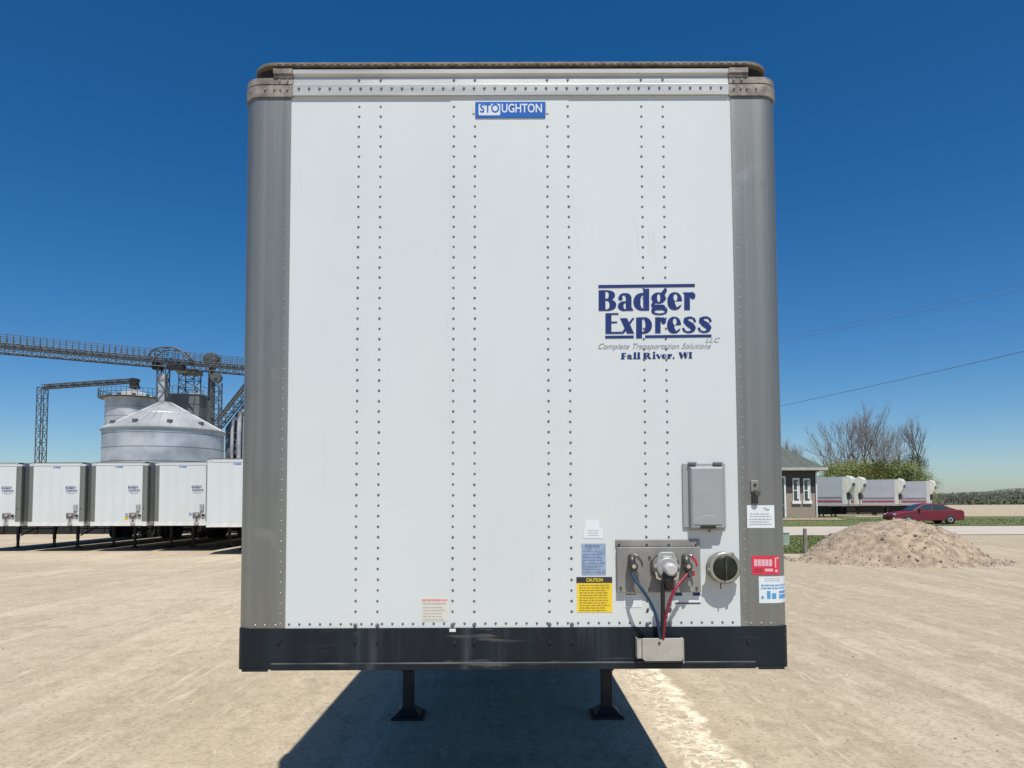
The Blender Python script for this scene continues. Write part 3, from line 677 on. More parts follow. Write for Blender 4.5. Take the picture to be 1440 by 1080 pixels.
    hose('black_cable', [(932,818,.097),(932,840,.095),(932,862,.085),(932,884,.07),(931,904,.045)], .0105, m_hose_k)
    pts = [(966,808,.072),(958,817,.085),(949,829,.10),(942,845,.10),(937,864,.09),(934,884,.075),(932,904,.05)]
    rh = hose('red_hose', pts, .0072, m_hose_r)
    P = [Vector((L(a, b, -d)[0], -d, L(a, b, -d)[1])) for a, b, d in pts]; mb = MB()
    for i in range(12):                          # dark spiral guard over part of the hose
        t = i/12*5.6; k = int(t); q = P[k].lerp(P[k+1], t-k); d = (P[k+1]-P[k]).normalized(); mb.cyl(q-d*.005, q+d*.005, .0085, n=10)
    mb.build('spiral_guard', pbr('dark_red_guard', (.16,.02,.03), .5), rh)
    # --- cable bracket over the bumper
    (xa, za), (xb, zb) = L(902.5, 897, -.05), L(960, 929, -.05)
    mb = MB(); mb.prism([(xa, za), (xb, za), (xb, zb+.012), (xb-.008, zb), (xa+.012, zb), (xa, zb+.012)][::-1], -.062, -.056, 0, lambda a, b, c: (a, c, b))
    mb.box(xa-.024, xa-.019, -.058, -.0085, zb+.012, za-.002); mb.box(xa-.019, xa-.002, -.058, -.054, zb+.012, za-.002)
    mb.box(xb+.001, xb+.006, -.058, -.0085, zb-.012, za-.004); mb.box(xa+.01, xb-.002, -.0555, -.0215, zb+.002, zb+.007)
    br = mb.build('cable_bracket', m_bracket, root, bevel=.002)
    x, z = L(927, 904, -.06); mb = MB(); mb.cyl((x, -.062, z), (x, -.067, z), .006, n=8); mb.build('screw', m_gun, br)
    # --- bracket on the right corner post
    x0, z0 = L(1060.5, 690); mb = MB()
    mb.box(x0-.018, x0+.018, -.012, -.0045, z0-.005, z0+.050); mb.cyl((x0, -.0122, z0+.028), (x0, -.016, z0+.028), .009, mi=1)
    mb.cyl((x0+.004, -.012, z0-.012), (x0+.004, -.040, z0-.012), .017, .014, 14, mi=1); mb.box(x0-.014, x0+.012, -.018, -.0045, z0-.062, z0-.005, 1)
    mb.build('lamp_bracket', [m_rim, m_gun], root, bevel=.002)
    # --- labels that bend round the right corner post
    path = corner_path(1, XP, .0048, n=16); fine = []
    for (a, b) in zip(path, path[1:]):
        for k in range(8): fine.append((a[0]+(b[0]-a[0])*k/8, a[1]+(b[1]-a[1])*k/8))
    def col_px(p): v = Vector((p[0]+TX, p[1]+FRONT, 1.75))-Vector((0, 0, CAM_Z)); return PPX+F_PX*v.dot(ri)/v.dot(fw)
    tab = []
    for p in fine:
        c_ = col_px(p)
        if not tab or c_ > tab[-1][0]: tab.append((c_, p))
        else: break
    def on_post(px, off):
        px = min(px, tab[-1][0]-.05)
        for (a, p), (b, q) in zip(tab, tab[1:]):
            if a <= px <= b or (b is tab[-1][0] and px > b):
                t = (px-a)/(b-a+1e-9); d = Vector((q[0]-p[0], q[1]-p[1])).normalized(); return (p[0]+(q[0]-p[0])*t+d.y*off, p[1]+(q[1]-p[1])*t-d.x*off)
        p = tab[-1][1]; return (p[0]+off, p[1])
    def patch(mb, px0, py0, px1, py1, off, mi):
        n = max(1, int((px1-px0)/2)); V = []
        z0, z1 = L(px0, py1)[1], L(px0, py0)[1]
        for i in range(n+1):
            x, y = on_post(px0+(px1-px0)*i/n, off); V += [(x, y, z0), (x, y, z1)]
        mb.add(V, [(2*i, 2*i+2, 2*i+3, 2*i+1) for i in range(n)], mi, True)
    rnd = random.Random(9)
    def words(mb, px0, px1, ys, h, mi, off=.0008, rag=.2):
        for py in ys:
            u = px0; e_ = px1-rnd.uniform(0, rag)*(px1-px0)
            while u < e_: w = min(rnd.uniform(1.6, 6), e_-u); patch(mb, u, py, u+w, py+h, off, mi); u += w+.9
    mb = MB(); patch(mb, 1051.5, 710.5, 1090, 742.5, .0003, 0); words(mb, 1056, 1086, (722, 725.5), 1.3, 1); words(mb, 1055, 1087, (729.5, 733, 736.5), 1.5, 1); patch(mb, 1074, 714, 1079, 715.4, .0008, 1); patch(mb, 1077, 715.5, 1083, 718, .0008, 1)
    o = mb.build('post_label', [m_st_white, m_st_text], root); o['label'] = 'pale label under the bracket on the right post'
    mb = MB(); patch(mb, 1056.5, 781.5, 1095.5, 808, .0003, 0)
    for i in range(5): patch(mb, 1060+i*5.2, 786.5, 1064.4+i*5.2, 796, .0008, 1)
    words(mb, 1060, 1072, (799.5, 802.5), 1.6, 2); patch(mb, 1075, 799.5, 1086, 803.5, .0008, 1); patch(mb, 1089, 784, 1090.8, 798, .0008, 1); patch(mb, 1091.5, 783.5, 1094, 786, .0008, 1); patch(mb, 1089, 801, 1093, 804.5, .0008, 1)
    o = mb.build('post_label', [m_st_red, pbr('pink_print', (.70,.42,.46), .5), pbr('dark_red_print', (.30,.01,.03), .5)], root); o['label'] = 'red label on the right post'
    mb = MB(); patch(mb, 1066, 810.5, 1104, 848, .0003, 0); words(mb, 1074, 1100, (813, 816), 1.2, 2); words(mb, 1069, 1103, (822, 826), 2.2, 1, rag=.05)
    for (a, b, c) in ((1069, 1072.5, 838), (1077, 1082, 831), (1084, 1090, 834), (1094, 1103, 831), (1094, 1103, 836)): patch(mb, a, c, b, 842 if c != 831 or a == 1077 else 834.5, .0008, 1)
    o = mb.build('post_label', [m_st_white, m_st_blueink, m_st_text], root); o['label'] = 'white label with blue figures bent round the right post'

build_front_details(trailer)
trailer.location = (TX, FRONT, 0)
tag(trailer, 'big white box trailer with blue lettering, facing the camera, parked on its landing legs', 'trailer')

# ------------------------------------------------------------------ trailers across the yard
GR = 'white trailers parked in a row across the yard'
def far_trailer(px, Y, label, skip, rails=None, parts=()):
    c = copy_tree(trailer, None, skip+('screw','bolt','hanger_tab','clip','post_label','cap_recess_shade','instruction_label','small_label','spiral_guard','socket_clamp','plug_boot'))
    p = at(px, 700, Y); c.location = (p.x, Y, gz(p.x, Y)); c.rotation_euler = (0, 0, .012*math.sin(px))
    c['label'] = label; c['group'] = GR
    if 'label' in c.keys():
        for ch in c.children_recursive:
            if 'label' in ch.keys(): del ch['label']
    if rails:
        for ch in c.children:
            if ch.name.split('.')[0] in ('bumper', 'bumper_lip'):
                for sl in ch.material_slots: sl.link = 'OBJECT'; sl.material = rails
            if ch.name.split('.')[0] in ('corner_cap', 'top_rail') or (ch.name.split('.')[0] == 'corner_post' and 'plain' in label):
                ch.material_slots[0].link = 'OBJECT'; ch.material_slots[0].material = m_white
    return c
far_trailer(167, 32.7, 'white trailer left of the big bin, with a yellow label low on its front', (), m_bright)
far_trailer(256.5, 32.7, 'white trailer in the middle of the far row, below the big silver bin', ('warning_label',), m_bright)
far_trailer(79, 32.9, 'white lettered trailer, second from the left edge in the far row', ('warning_label', 'data_label'), m_bright)
far_trailer(-11, 33.0, 'white trailer at the left end of the far row', ('warning_label', 'data_label', 'document_box'), m_bright)
far_trailer(333, 30.4, 'plain white trailer without lettering, half hidden by the near trailer', ('lettering', 'warning_label', 'document_box', 'connector_plate', 'electric_socket', 'gladhand', 'manifest_canister', 'data_label', 'blue_hose', 'red_hose', 'black_cable', 'cable_bracket', 'lamp_bracket'), m_bright)

def shade_block():  # added black block, makes the gap under the far trailers read dark
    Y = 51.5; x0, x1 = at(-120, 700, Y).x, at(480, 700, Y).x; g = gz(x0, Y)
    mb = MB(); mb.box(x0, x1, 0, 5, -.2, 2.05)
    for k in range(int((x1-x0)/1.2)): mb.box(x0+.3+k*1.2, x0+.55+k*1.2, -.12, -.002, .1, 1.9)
    tag(mb.build('shade_block', m_black, None, (0, Y, g)), 'low black block added to darken the gap beneath the far row of trailers', 'added shade block')
shade_block()

# ------------------------------------------------------------------ grain plant
def galv(name, col, col2, rough, metal):
    m = pbr(name, col, rough, metal, .2, .5, (1,1,1.2), .06, 2, col2=col2, rvar=.06, detail=7)
    return m
m_galv = galv('galvanised_sheet', (.66,.68,.69), (.40,.42,.44), .45, .55)
m_galv_roof = galv('galvanised_roof', (.50,.51,.50), (.38,.39,.39), .55, .45)
m_frame = pbr('grey_lattice', (.10,.115,.12), .6, .3, .3, 2)
m_darkbin = pbr('dark_sheet', (.16,.18,.19), .6, .3, .15, .8)

def grain_bin(px, Y, R, z_eave, z_top, label, ring=1.12, deck=False, dark=False):
    p = at(px, 700, Y); x = p.x; g = gz(x, Y)-.05
    root = empty('grain_bin', (x, Y, g)); tag(root, label, 'grain bin', 'round grain bins')
    ze, zt = z_eave-g, z_top-g
    mb = MB(); prof = [(R, 0)]; z = ring
    prof += [(R, ze)]; mb.lathe(prof, 72)
    mb.build('wall', m_galv, root)
    mb = MB(); rt = R*.12
    mb.lathe([(R+.12, ze-.12), (R+.14, ze), (R*.5, ze+(zt-ze)*.56), (R*.485, ze+(zt-ze)*.60), (rt, zt-.12), (rt, zt)], 72, smooth=False)
    for k in range(36):
        a = 2*PI*k/36; c, s = math.cos(a), math.sin(a)
        mb.cyl((c*(R+.1), s*(R+.1), ze+.03), (c*rt, s*rt, zt-.06), .035, n=4)
    mb.build('roof', m_galv_roof, root)
    mb = MB(); z = ring
    while z < ze-.2: mb.lathe([(R-.02, z-.025), (R+.014, z-.02), (R+.014, z+.02), (R-.02, z+.025)], 64, smooth=False); z += ring
    mb.build('hoops', m_darkbin, root)
    for k in range(10):
        a = 2*PI*(k+.35)/10; c, s = math.cos(a), math.sin(a); q = .88; zz = ze+(zt-ze)*(1-q)
        mb = MB(); mb.box(c*R*q-.16, c*R*q+.16, s*R*q-.16, s*R*q+.16, zz-.1, zz+.32); mb.build('roof_vent', m_frame, root)
    if deck:
        mb = MB(); mb.lathe([(R+.15, ze+.02), (R+.75, ze+.02), (R+.75, ze+.08), (R+.15, ze+.08)], 40, smooth=False)
        for k in range(40):
            a = 2*PI*k/40; c, s = math.cos(a)*(R+.72), math.sin(a)*(R+.72); mb.cyl((c, s, ze+.05), (c, s, ze+1.05), .03, n=4)
        for h in (.55, 1.05): mb.tube([(math.cos(2*PI*k/40)*(R+.72), math.sin(2*PI*k/40)*(R+.72), ze+h) for k in range(41)], .03, 4, 0, 1)
        mb.build('walkway', m_frame, root)
    return root
def zat(py, Y): return at(715, py, Y).z
grain_bin(230, 60, 4.65, zat(605, 60), zat(564, 60), 'big squat silver grain bin with conical roof behind the far trailers')
grain_bin(183, 84, 2.85, zat(560, 84), zat(545, 84), 'taller grey grain bin at left with walkway round its roof', deck=True, dark=True)

def lattice(mb, p0, p1, w, n, r=.05, d=None):   # four chords with zig-zag bracing
    p0, p1 = Vector(p0), Vector(p1); a = (p1-p0).normalized()
    u = a.cross(Vector((0,0,1))) if abs(a.z) < .9 else Vector((1,0,0)); u.normalize(); v = a.cross(u).normalized(); d = d or w
    cs = [u*w/2*i+v*d/2*j for i, j in ((-1,-1),(1,-1),(1,1),(-1,1))]
    for c in cs: mb.cyl(p0+c, p1+c, r, n=4)
    for k in range(n):
        A, B = p0.lerp(p1, k/n), p0.lerp(p1, (k+1)/n)
        for i in range(4):
            c, e = cs[i], cs[(i+1) % 4]
            mb.cyl(A+c, A+e, r*.6, n=4, caps=False); mb.cyl(A+(c if k % 2 else e), B+(e if k % 2 else c), r*.6, n=4, caps=False)
# overhead catwalk with its conveyor
A, B = at(-60, 478, 66), at(420, 528.5, 83); B.z = A.z = (A.z+B.z)/2
A.z = B.z = 1.98+208/1000*70+.3
def catwalk(A, B):
    root = empty('conveyor_bridge', A); tag(root, 'long overhead conveyor bridge with railings crossing above the bins', 'conveyor')
    d = B-A; n = 44
    mb = MB(); lattice(mb, (0,0,0), d, 1.1, n, .065, .9); mb.build('truss', m_frame, root)
    mb = MB(); u = Vector((-d.y, d.x, 0)).normalized()
    q = [u*.28, u*-.28]; 
    mb.add([q[1], q[0], q[0]+d, q[1]+d, q[1]+Vector((0,0,.36)), q[0]+Vector((0,0,.36)), q[0]+d+Vector((0,0,.36)), q[1]+d+Vector((0,0,.36))], [(0,3,2,1),(4,5,6,7),(0,1,5,4),(1,2,6,5),(2,3,7,6),(3,0,4,7)])
    mb.build('conveyor_trough', m_darkbin, root)
    mb = MB()
    for s_ in (-1, 1):
        o = u*s_*.62+Vector((0,0,.45))
        for k in range(60): p = d*(k/59)+o; mb.cyl(p, p+Vector((0,0,.85)), .035, n=4)
        for h in (.4, .85): mb.cyl(o+Vector((0,0,h)), o+d+Vector((0,0,h)), .035, n=4)
    mb.build('railing', m_frame, root)
    return root
catwalk(A, B)
def bridge_at(px):
    r = ray(px, 700); t = (A.x*(B.y-A.y)-A.y*(B.x-A.x))/(r.x*(B.y-A.y)-r.y*(B.x-A.x)); return Vector((r.x*t, r.y*t, A.z))
# support with an arched housing
def support_tower():
    p = bridge_at(226); g = gz(p.x, p.y)
    root = empty('support_tower', (p.x, p.y, g)); tag(root, 'slim lattice tower under the arched drive housing of the bridge', 'tower', 'steel towers of the grain plant')
    mb = MB(); lattice(mb, (0,0,0), (0,0,p.z-g-.6), .9, 14, .07); mb.build('mast', m_frame, root)
    mb = MB(); mb.box(-.35,.35,-.35,.35,0,p.z-g-1.2); mb.build('spout', m_galv, root)
    mb = MB(); h = p.z-g; arch = [(-1.3,.75,h+.6),(-.6,.75,h+1.35),(.4,.75,h+1.55),(1.6,.75,h+1.45),(2.4,.75,h+.9),(3.0,.75,h+.3)]
    for s_ in (-1, 1): mb.tube([(a, b*s_, c) for a, b, c in arch], .09, 6)
    for (a, b, c) in arch: mb.cyl((a, -b, c), (a, b, c), .06, n=4); mb.cyl((a, -b, c), (a, -b, h-.3), .05, n=4)
    mb.build('arch_frame', m_frame, root)
    mb = MB(); mb.box(-1.0,-.2,-.5,.5,h-.75,h+.1); mb.box(.5,2.2,-.5,.5,h-.75,h-.2); mb.build('drive_box', m_black, root, bevel=.05)
support_tower()
def elevator_leg():
    p = bridge_at(288); g = gz(p.x, p.y)
    root = empty('bucket_elevator', (p.x, p.y+1.2, g)); tag(root, 'tall twin-trunk bucket elevator with capped head above the bridge', 'tower', 'steel towers of the grain plant')
    h = zat(497, p.y+1.2)-g
    mb = MB(); mb.box(-.30,-.02,-.2,.2,0,h-.7); mb.box(.06,.34,-.2,.2,0,h-.7); mb.build('trunk', m_frame, root)
    mb = MB(); mb.prism([(-.75,h-.8),(.75,h-.8),(.85,h-.35),(.35,h+.15),(-.35,h+.15),(-.85,h-.35)], -.45, .45, 0, lambda a, b, c: (a, -c, b)); mb.build('head_cap', m_frame, root, bevel=.04)
    mb = MB(); mb.box(-.7,.7,-.7,.7,h-1.0,h-.9); lattice(mb, (0,0,h-.9), (0,0,h-.0), 1.4, 1, .035); mb.build('platform', m_frame, root)
elevator_leg()
def square_bin():
    Y = 79; p = at(267, 600, Y); g = gz(p.x, Y); root = empty('square_hopper_bin', (p.x, Y, g)); tag(root, 'dark square-sided bin with an open frame on its roof, right of the cone', 'bin')
    zt = zat(556, Y)-g; w = 1.75
    mb = MB(); mb.box(-w, w, -w, w, 0, zt)
    for k in range(9): mb.box(-w-.04, w+.04, -w-.04, w+.04, zt*k/9+.5, zt*k/9+.58)
    mb.build('wall', m_darkbin, root)
    mb = MB(); mb.box(-w-.12, w+.12, -w-.12, w+.12, zt, zt+.12)
    for s_ in (-1, 1):
        mb.box(-w-.1, w+.1, s_*(w+.06)-.03, s_*(w+.06)+.03, zt+.9, zt+.96); mb.box(s_*(w+.06)-.03, s_*(w+.06)+.03, -w, w, zt+.9, zt+.96)
        for k in range(7): mb.box(-w+k*w/3-.03, -w+k*w/3+.03, s_*(w+.06)-.03, s_*(w+.06)+.03, zt+.12, zt+.9)
    mb.build('roof_rail', m_galv, root)
    h2 = zat(522, Y)-g; mb = MB(); lattice(mb, (-.1,0,zt), (-.1,0,h2), 1.7, 3, .07); mb.box(-1.15,.95,-1.0,1.0,h2-.25,h2+.15); mb.build('roof_frame', m_frame, root)
square_bin()
def lattice_tower():
    Y = 76; p = at(303.5, 600, Y); g = gz(p.x, Y); root = empty('lattice_tower', (p.x, Y, g)); tag(root, 'open lattice tower with a round pulley head, right of the bucket elevator', 'tower', 'steel towers of the grain plant')
    h = zat(530, Y)-g; mb = MB(); lattice(mb, (0,0,0), (0,0,h-.5), .85, 16, .07); mb.build('mast', m_frame, root)
    mb = MB(); mb.cyl((0,-.3,h), (0,.3,h), .55, n=20); mb.cyl((0,-.36,h), (0,.36,h), .18, n=12); mb.cyl((-.5,0,h-.3), (-.9,0,h+1.0), .07, n=6); mb.build('pulley_head', m_frame, root)
lattice_tower()
def receiving_leg():
    Y = 66; x0, x1 = at(311, 600, Y).x, at(372, 600, Y).x; xm = (x0+x1)/2; g = gz(xm, Y)
    root = empty('grain_dryer', (xm, Y, g)); tag(root, 'dark sheeted dryer building with a sloping conveyor, beside the near trailer', 'building')
    a, b = x0-xm, x1-xm; zt = zat(556, Y)-g; zl = zat(592, Y)-g
    mb = MB(); mb.prism([(a, 0), (b, 0), (b, zt+2.7), (a, zl-.4)], 1.0, 4.0, 0, lambda p, q, r: (p, r, q)); 
    for k in range(12): x = a+.2+k*(b-a-.4)/12; mb.box(x, x+.07, .93, 1.0, 0, min(zl-.6+(x-a)*1.25, zt+1.0))
    mb.build('wall', m_darkbin, root)
    mb = MB(); lattice(mb, (a-.3, 0, zl-.3), (b, 0, zt+2.9), .7, 12, .06); mb.build('conveyor_frame', m_frame, root)
    mb = MB(); mb.add([(a-.3,-.25,zl),(b,-.25,zt+3.2),(b,.25,zt+3.2),(a-.3,.25,zl),(a-.3,-.25,zl+.3),(b,-.25,zt+3.5),(b,.25,zt+3.5),(a-.3,.25,zl+.3)], [(0,1,2,3),(7,6,5,4),(0,4,5,1),(1,5,6,2),(2,6,7,3),(3,7,4,0)]); mb.build('conveyor', m_galv_roof, root)
    for i, (u, w) in enumerate(((.9, .16), (1.55, .22), (2.0, .12))):
        mb = MB(); mb.tube([(a+u, .4, 0), (a+u, .4, zl-.6+i*.7), (a+u+.5, .3, zl+.3+i*.7)], w, 10, 0, 4); mb.build('spout', m_galv, root)
    mb = MB()
    for k in range(4): mb.box(a+.4, b, .55, .92, zl-1.0-k*1.9, zl-.9-k*1.9); mb.cyl((a+.4, .6, zl-1-k*1.9), (a+2.4, .6, zl-2.9-k*1.9), .06, n=4)
    mb.build('platform', m_frame, root)
receiving_leg()
def bin_conveyor():
    Y = 84; p, q = at(60, 546, Y), at(190, 537, Y); root = empty('bin_conveyor', q); tag(root, 'short roof conveyor feeding the top of the taller grey bin', 'conveyor')
    d = p-q; mb = MB(); lattice(mb, (0,0,.15), d+Vector((0,0,.15)), .5, 16, .05); mb.cyl((0,0,.1), d+Vector((0,0,.1)), .16, n=6); mb.build('trough', m_frame, root)
    mb = MB(); mb.prism([(-.5,-.8),(.5,-.8),(.3,-.2),(.45,.35),(-.3,.45),(-.45,0)], -.4, .4, 0, lambda a, b, c: (a, -c, b)); mb.build('discharge_head', m_black, root, bevel=.04)
    mb = MB(); lattice(mb, d+Vector((0,0,.1)), Vector((d.x, d.y, -q.z)), .8, 12, .06); mb.build('support', m_frame, root)
bin_conveyor()

# ------------------------------------------------------------------ office building
def brick_mat():
    m = bpy.data.materials.new('brown_brick'); m.use_nodes = True; nt = m.node_tree; b = nt.nodes['Principled BSDF']
    tc = N(nt, 'TexCoord').outputs['Object']; rot = N(nt, 'Mapping'); rot.inputs['Rotation'].default_value = (rad(90), 0, 0); nt.links.new(tc, rot.inputs['Vector'])
    br = N(nt, 'TexBrick'); br.inputs['Color1'].default_value = (.25,.195,.15,1); br.inputs['Color2'].default_value = (.31,.245,.19,1); br.inputs['Mortar'].default_value = (.33,.29,.24,1)
    br.inputs['Scale'].default_value = 1; br.inputs['Brick Width'].default_value = .25; br.inputs['Row Height'].default_value = .085; br.inputs['Mortar Size'].default_value = .012
    nt.links.new(rot.outputs[0], br.inputs['Vector']); nt.links.new(br.outputs['Color'], b.inputs['Base Color']); b.inputs['Roughness'].default_value = .85
    return m
m_brick = brick_mat()
m_siding = pbr('taupe_siding', (.058,.053,.045), .6, 0, .1, 2); m_shingle = pbr('green_grey_shingle', (.088,.105,.088), .85, 0, .25, 3, (1,1,4), .4, 12)
m_trim = pbr('white_trim', (.72,.72,.69), .5); m_trim2 = pbr('tan_fascia', (.40,.38,.33), .6); m_glass = pbr('window_glass', (.03,.05,.055), .08, 0, .1, 2, spec=.8)
def office():
    Y = 53; xr = at(1148, 700, Y).x; xl = xr-15; g = .52; zE = zat(661, Y); D = 11; zb = zat(695, Y)
    root = empty('office_building', (xr, Y, g)); tag(root, 'low brick office with taupe siding and green-grey hipped roof', 'building')
    W = xl-xr; e = zE-g; bz = zb-g; ov = .55
    mb = MB(); mb.box(W, 0, 0, D, -.6, bz); mb.build('brick_wall', m_brick, root)
    mb = MB(); mb.box(W-.01, .012, -.012, D+.01, bz+.003, e-.02)
    for k in range(14): z = bz+.02+k*.14; (mb.box(W-.02, .022, -.026, -.012, z, z+.02) if z < e-.05 else None)
    mb.build('siding', m_siding, root)
    mb = MB(); rz = (D/2+ov)*.74; x0, x1, y0, y1 = W-ov, ov, -ov, D+ov; h = D/2+ov
    V = [(x0,y0,e),(x1,y0,e),(x1,y1,e),(x0,y1,e),(x0,y0,e+.05),(x1,y0,e+.05),(x1,y1,e+.05),(x0,y1,e+.05),(x0+h,D/2,e+rz),(x1-h,D/2,e+rz)]
    mb.add(V, [(3,2,1,0),(4,5,9,8),(5,6,9),(6,7,8,9),(7,4,8),(0,1,5,4),(1,2,6,5),(2,3,7,6),(3,0,4,7)]); mb.build('roof', m_shingle, root)
    mb = MB(); mb.box(x0-.02, x1+.02, y0-.10, y0-.003, e-.14, e+.06); mb.box(x1+.003, x1+.10, y0-.10, y1, e-.14, e+.06); mb.build('gutter', m_trim2, root, bevel=.02)
    mb = MB(); mb.cyl((-.02, -.07, -.5), (-.02, -.07, e-.3), .055, n=8); mb.cyl((-.02,-.07,e-.3), (.1,-.5,e-.14), .055, n=8); mb.build('downspout', m_trim, root)
    for (p0, p1, t, b_) in ((1115, 1124, 676.5, 706), (1130, 1139, 677, 706)):
        a, c = at(p0, 700, Y).x-xr, at(p1, 700, Y).x-xr; z1, z0 = zat(t, Y)-g, zat(b_, Y)-g
        mb = MB()
        for (q0, q1, r0, r1) in ((a-.02, a+.05, z0, z1), (c-.05, c+.02, z0, z1), (a-.02, c+.02, z1, z1+.14)): mb.box(q0, q1, -.07, .02, r0, r1)
        mb.box(a+.051, c-.051, -.05, .02, (z0+z1)/2-.03, (z0+z1)/2+.03); w = mb.build('window', m_trim, root)
        mb = MB(); mb.box(a+.0505, c-.0505, -.03, -.014, z0, z1); mb.build('pane', m_glass, w)
        mb = MB(); mb.box(a-.10, c+.10, -.13, .02, z0-.22, z0-.002); mb.build('sill', m_trim, w)
        mb = MB(); mb.box(c-.17, c-.06, -.045, -.031, z0+.15, z1-.1); mb.build('blind', m_trim, w)
    a, c = at(1091, 700, Y).x-xr, at(1102.5, 700, Y).x-xr; z1, z0 = zat(674, Y)-g, 0
    mb = MB()
    for (q0, q1, r0, r1) in ((a-.1, a, z0, z1), (c, c+.12, z0, z1), (a-.1, c+.12, z1, z1+.14)): mb.box(q0, q1, -.08, .02, r0, r1)
    dr = mb.build('door', m_trim, root); mb = MB(); mb.box(a, c, -.05, -.014, z0, z1); mb.build('door_leaf', m_glass, dr); mb = MB(); mb.cyl((c-.12,-.05,1.05), (c-.12,-.11,1.05), .035); mb.build('handle', m_alum, dr)
office()

# ------------------------------------------------------------------ refrigerated trailers
m_ref_side = pbr('ribbed_trailer_side', (.50,.50,.53), .4, .1, .06, 1.5); m_ref_front = pbr('cream_front', (.66,.645,.58), .45, 0, .06, 2)
m_red_stripe = pbr('faded_red_stripe', (.34,.10,.13), .5, 0, .2, 3); m_grey_stripe = pbr('grey_stripe', (.22,.21,.24), .5, 0, .2, 3)
m_grille = pbr('unit_grille', (.05,.055,.06), .5)
RGR = 'refrigerated trailers parked side by side'
def reefer():
    root = empty('refrigerated_trailer')       # own space: front at x = 0 facing +x, side walls at y = -1.3 / 1.3
    mb = MB(); mb.box(-16, 0, -1.295, 1.295, 1.25, 4.05)
    for k in range(26):
        mb.box(-16+k*.6, -15.96+k*.6, -1.303, -1.2952, 2.1, 4.0)
    mb.build('body', m_ref_side, root, bevel=.03)
    for (z0, z1, m) in ((1.86,2.04,m_grey_stripe), (1.46,1.72,m_red_stripe)):
        mb = MB(); mb.box(-15.9, -.3, -1.301, -1.2955, z0, z1); mb.build('stripe', m, root)
    mb = MB(); mb.box(.001, .05, -1.27, 1.27, 1.27, 4.02); mb.box(-.25,.04,-1.312,-1.2953,1.27,4.0); mb.build('front_wall', m_ref_front, root, bevel=.015)
    mb = MB(); mb.box(-16, .02, -1.31, 1.31, 1.12, 1.249); mb.build('side_rail', m_trim2, root)
    mb = MB()                                   # cooling unit: bulging upper nose, tapering underneath
    prof = [(.051, 2.35), (.35, 2.62), (.52, 2.95), (.60, 3.4), (.58, 3.85), (.42, 4.10), (.20, 4.16), (.051, 4.14)]
    mb.prism(prof, -1.0, 1.0, 0, lambda a, b, c: (a, -c, b)); un = mb.build('cooling_unit', m_ref_front, root, bevel=.07, seg=3)
    mb = MB(); mb.box(.585,.615,-.7,.7,3.1,3.45); mb.build('grille', m_grille, un)
    mb = MB(); mb.prism([(.051,1.75),(.30,1.85),(.36,2.2),(.20,2.46),(.051,2.36)], -.45, .45, 0, lambda a, b, c: (a, -c, b)); mb.build('engine_housing', m_grille, root, bevel=.04)
    for sg in (-1, 1):
        mb = MB(); mb.box(-2.6,-2.48,sg*.87-.06,sg*.87+.06,.05,1.12); mb.box(-2.68,-2.4,sg*.87-.13,sg*.87+.13,0,.06); mb.build('landing_leg', m_black, root)
    for xa in (-14.6, -13.3):
        for sg in (-1, 1):
            mb = MB(); w = lambda a, b, c, xa=xa, sg=sg: (xa+a, sg*(.70+c), .505+b)
            mb.lathe([(.26,0),(.42,0),(.5,.05),(.505,.5),(.42,.55),(.28,.54)], 24, 0, w); wh = mb.build('wheel', m_rubber, root)
            mb = MB(); mb.lathe([(.05,.4),(.15,.44),(.27,.545),(.29,.5)], 16, 0, w); mb.build('rim', m_alum, wh)
    mb = MB(); mb.box(-15.8,-1.5,-1.0,1.0,1.0,1.119); mb.box(-15.2,-12.6,-.7,.7,.4,1.0); mb.box(-12.2,-1.4,-1.0,-.95,.28,.999); mb.box(-12.2,-1.4,.95,1.0,.28,.999); mb.box(-15.95,-15.9,-1.2,1.2,.2,.999); mb.build('underframe_shade_skirts', m_black, root)  # frame plus dark skirt panels added to blacken the gap below the body
    mb = MB(); mb.cyl((-7,-1.15,.85), (-5.6,-1.15,.85), .3, n=16); mb.box(-5.2,-4.3,-1.25,-.8,.5,1.1); mb.build('fuel_tank', m_black, root)
    return root
def place_reefer(o, px, Y, label, rz):
    p = at(px, 700, Y); o.location = (p.x, Y, gz(p.x, Y)); o.rotation_euler = (0, 0, rz); tag(o, label, 'trailer', RGR)
a = rad(-36)
rf = reefer(); place_reefer(rf, 1192, 72, 'nearest refrigerated trailer with red stripe, its rear hidden by the office', a)
for (px, Y, lb) in ((1208, 74.8, 'refrigerated trailer whose cream nose shows just behind the nearest striped one'),
                    (1264, 80, 'third refrigerated trailer from the office, its grey side above the dark red car'),
                    (1308, 86, 'refrigerated trailer farthest from the office, at the right end of the row')):
    place_reefer(copy_tree(rf), px, Y, lb, a)

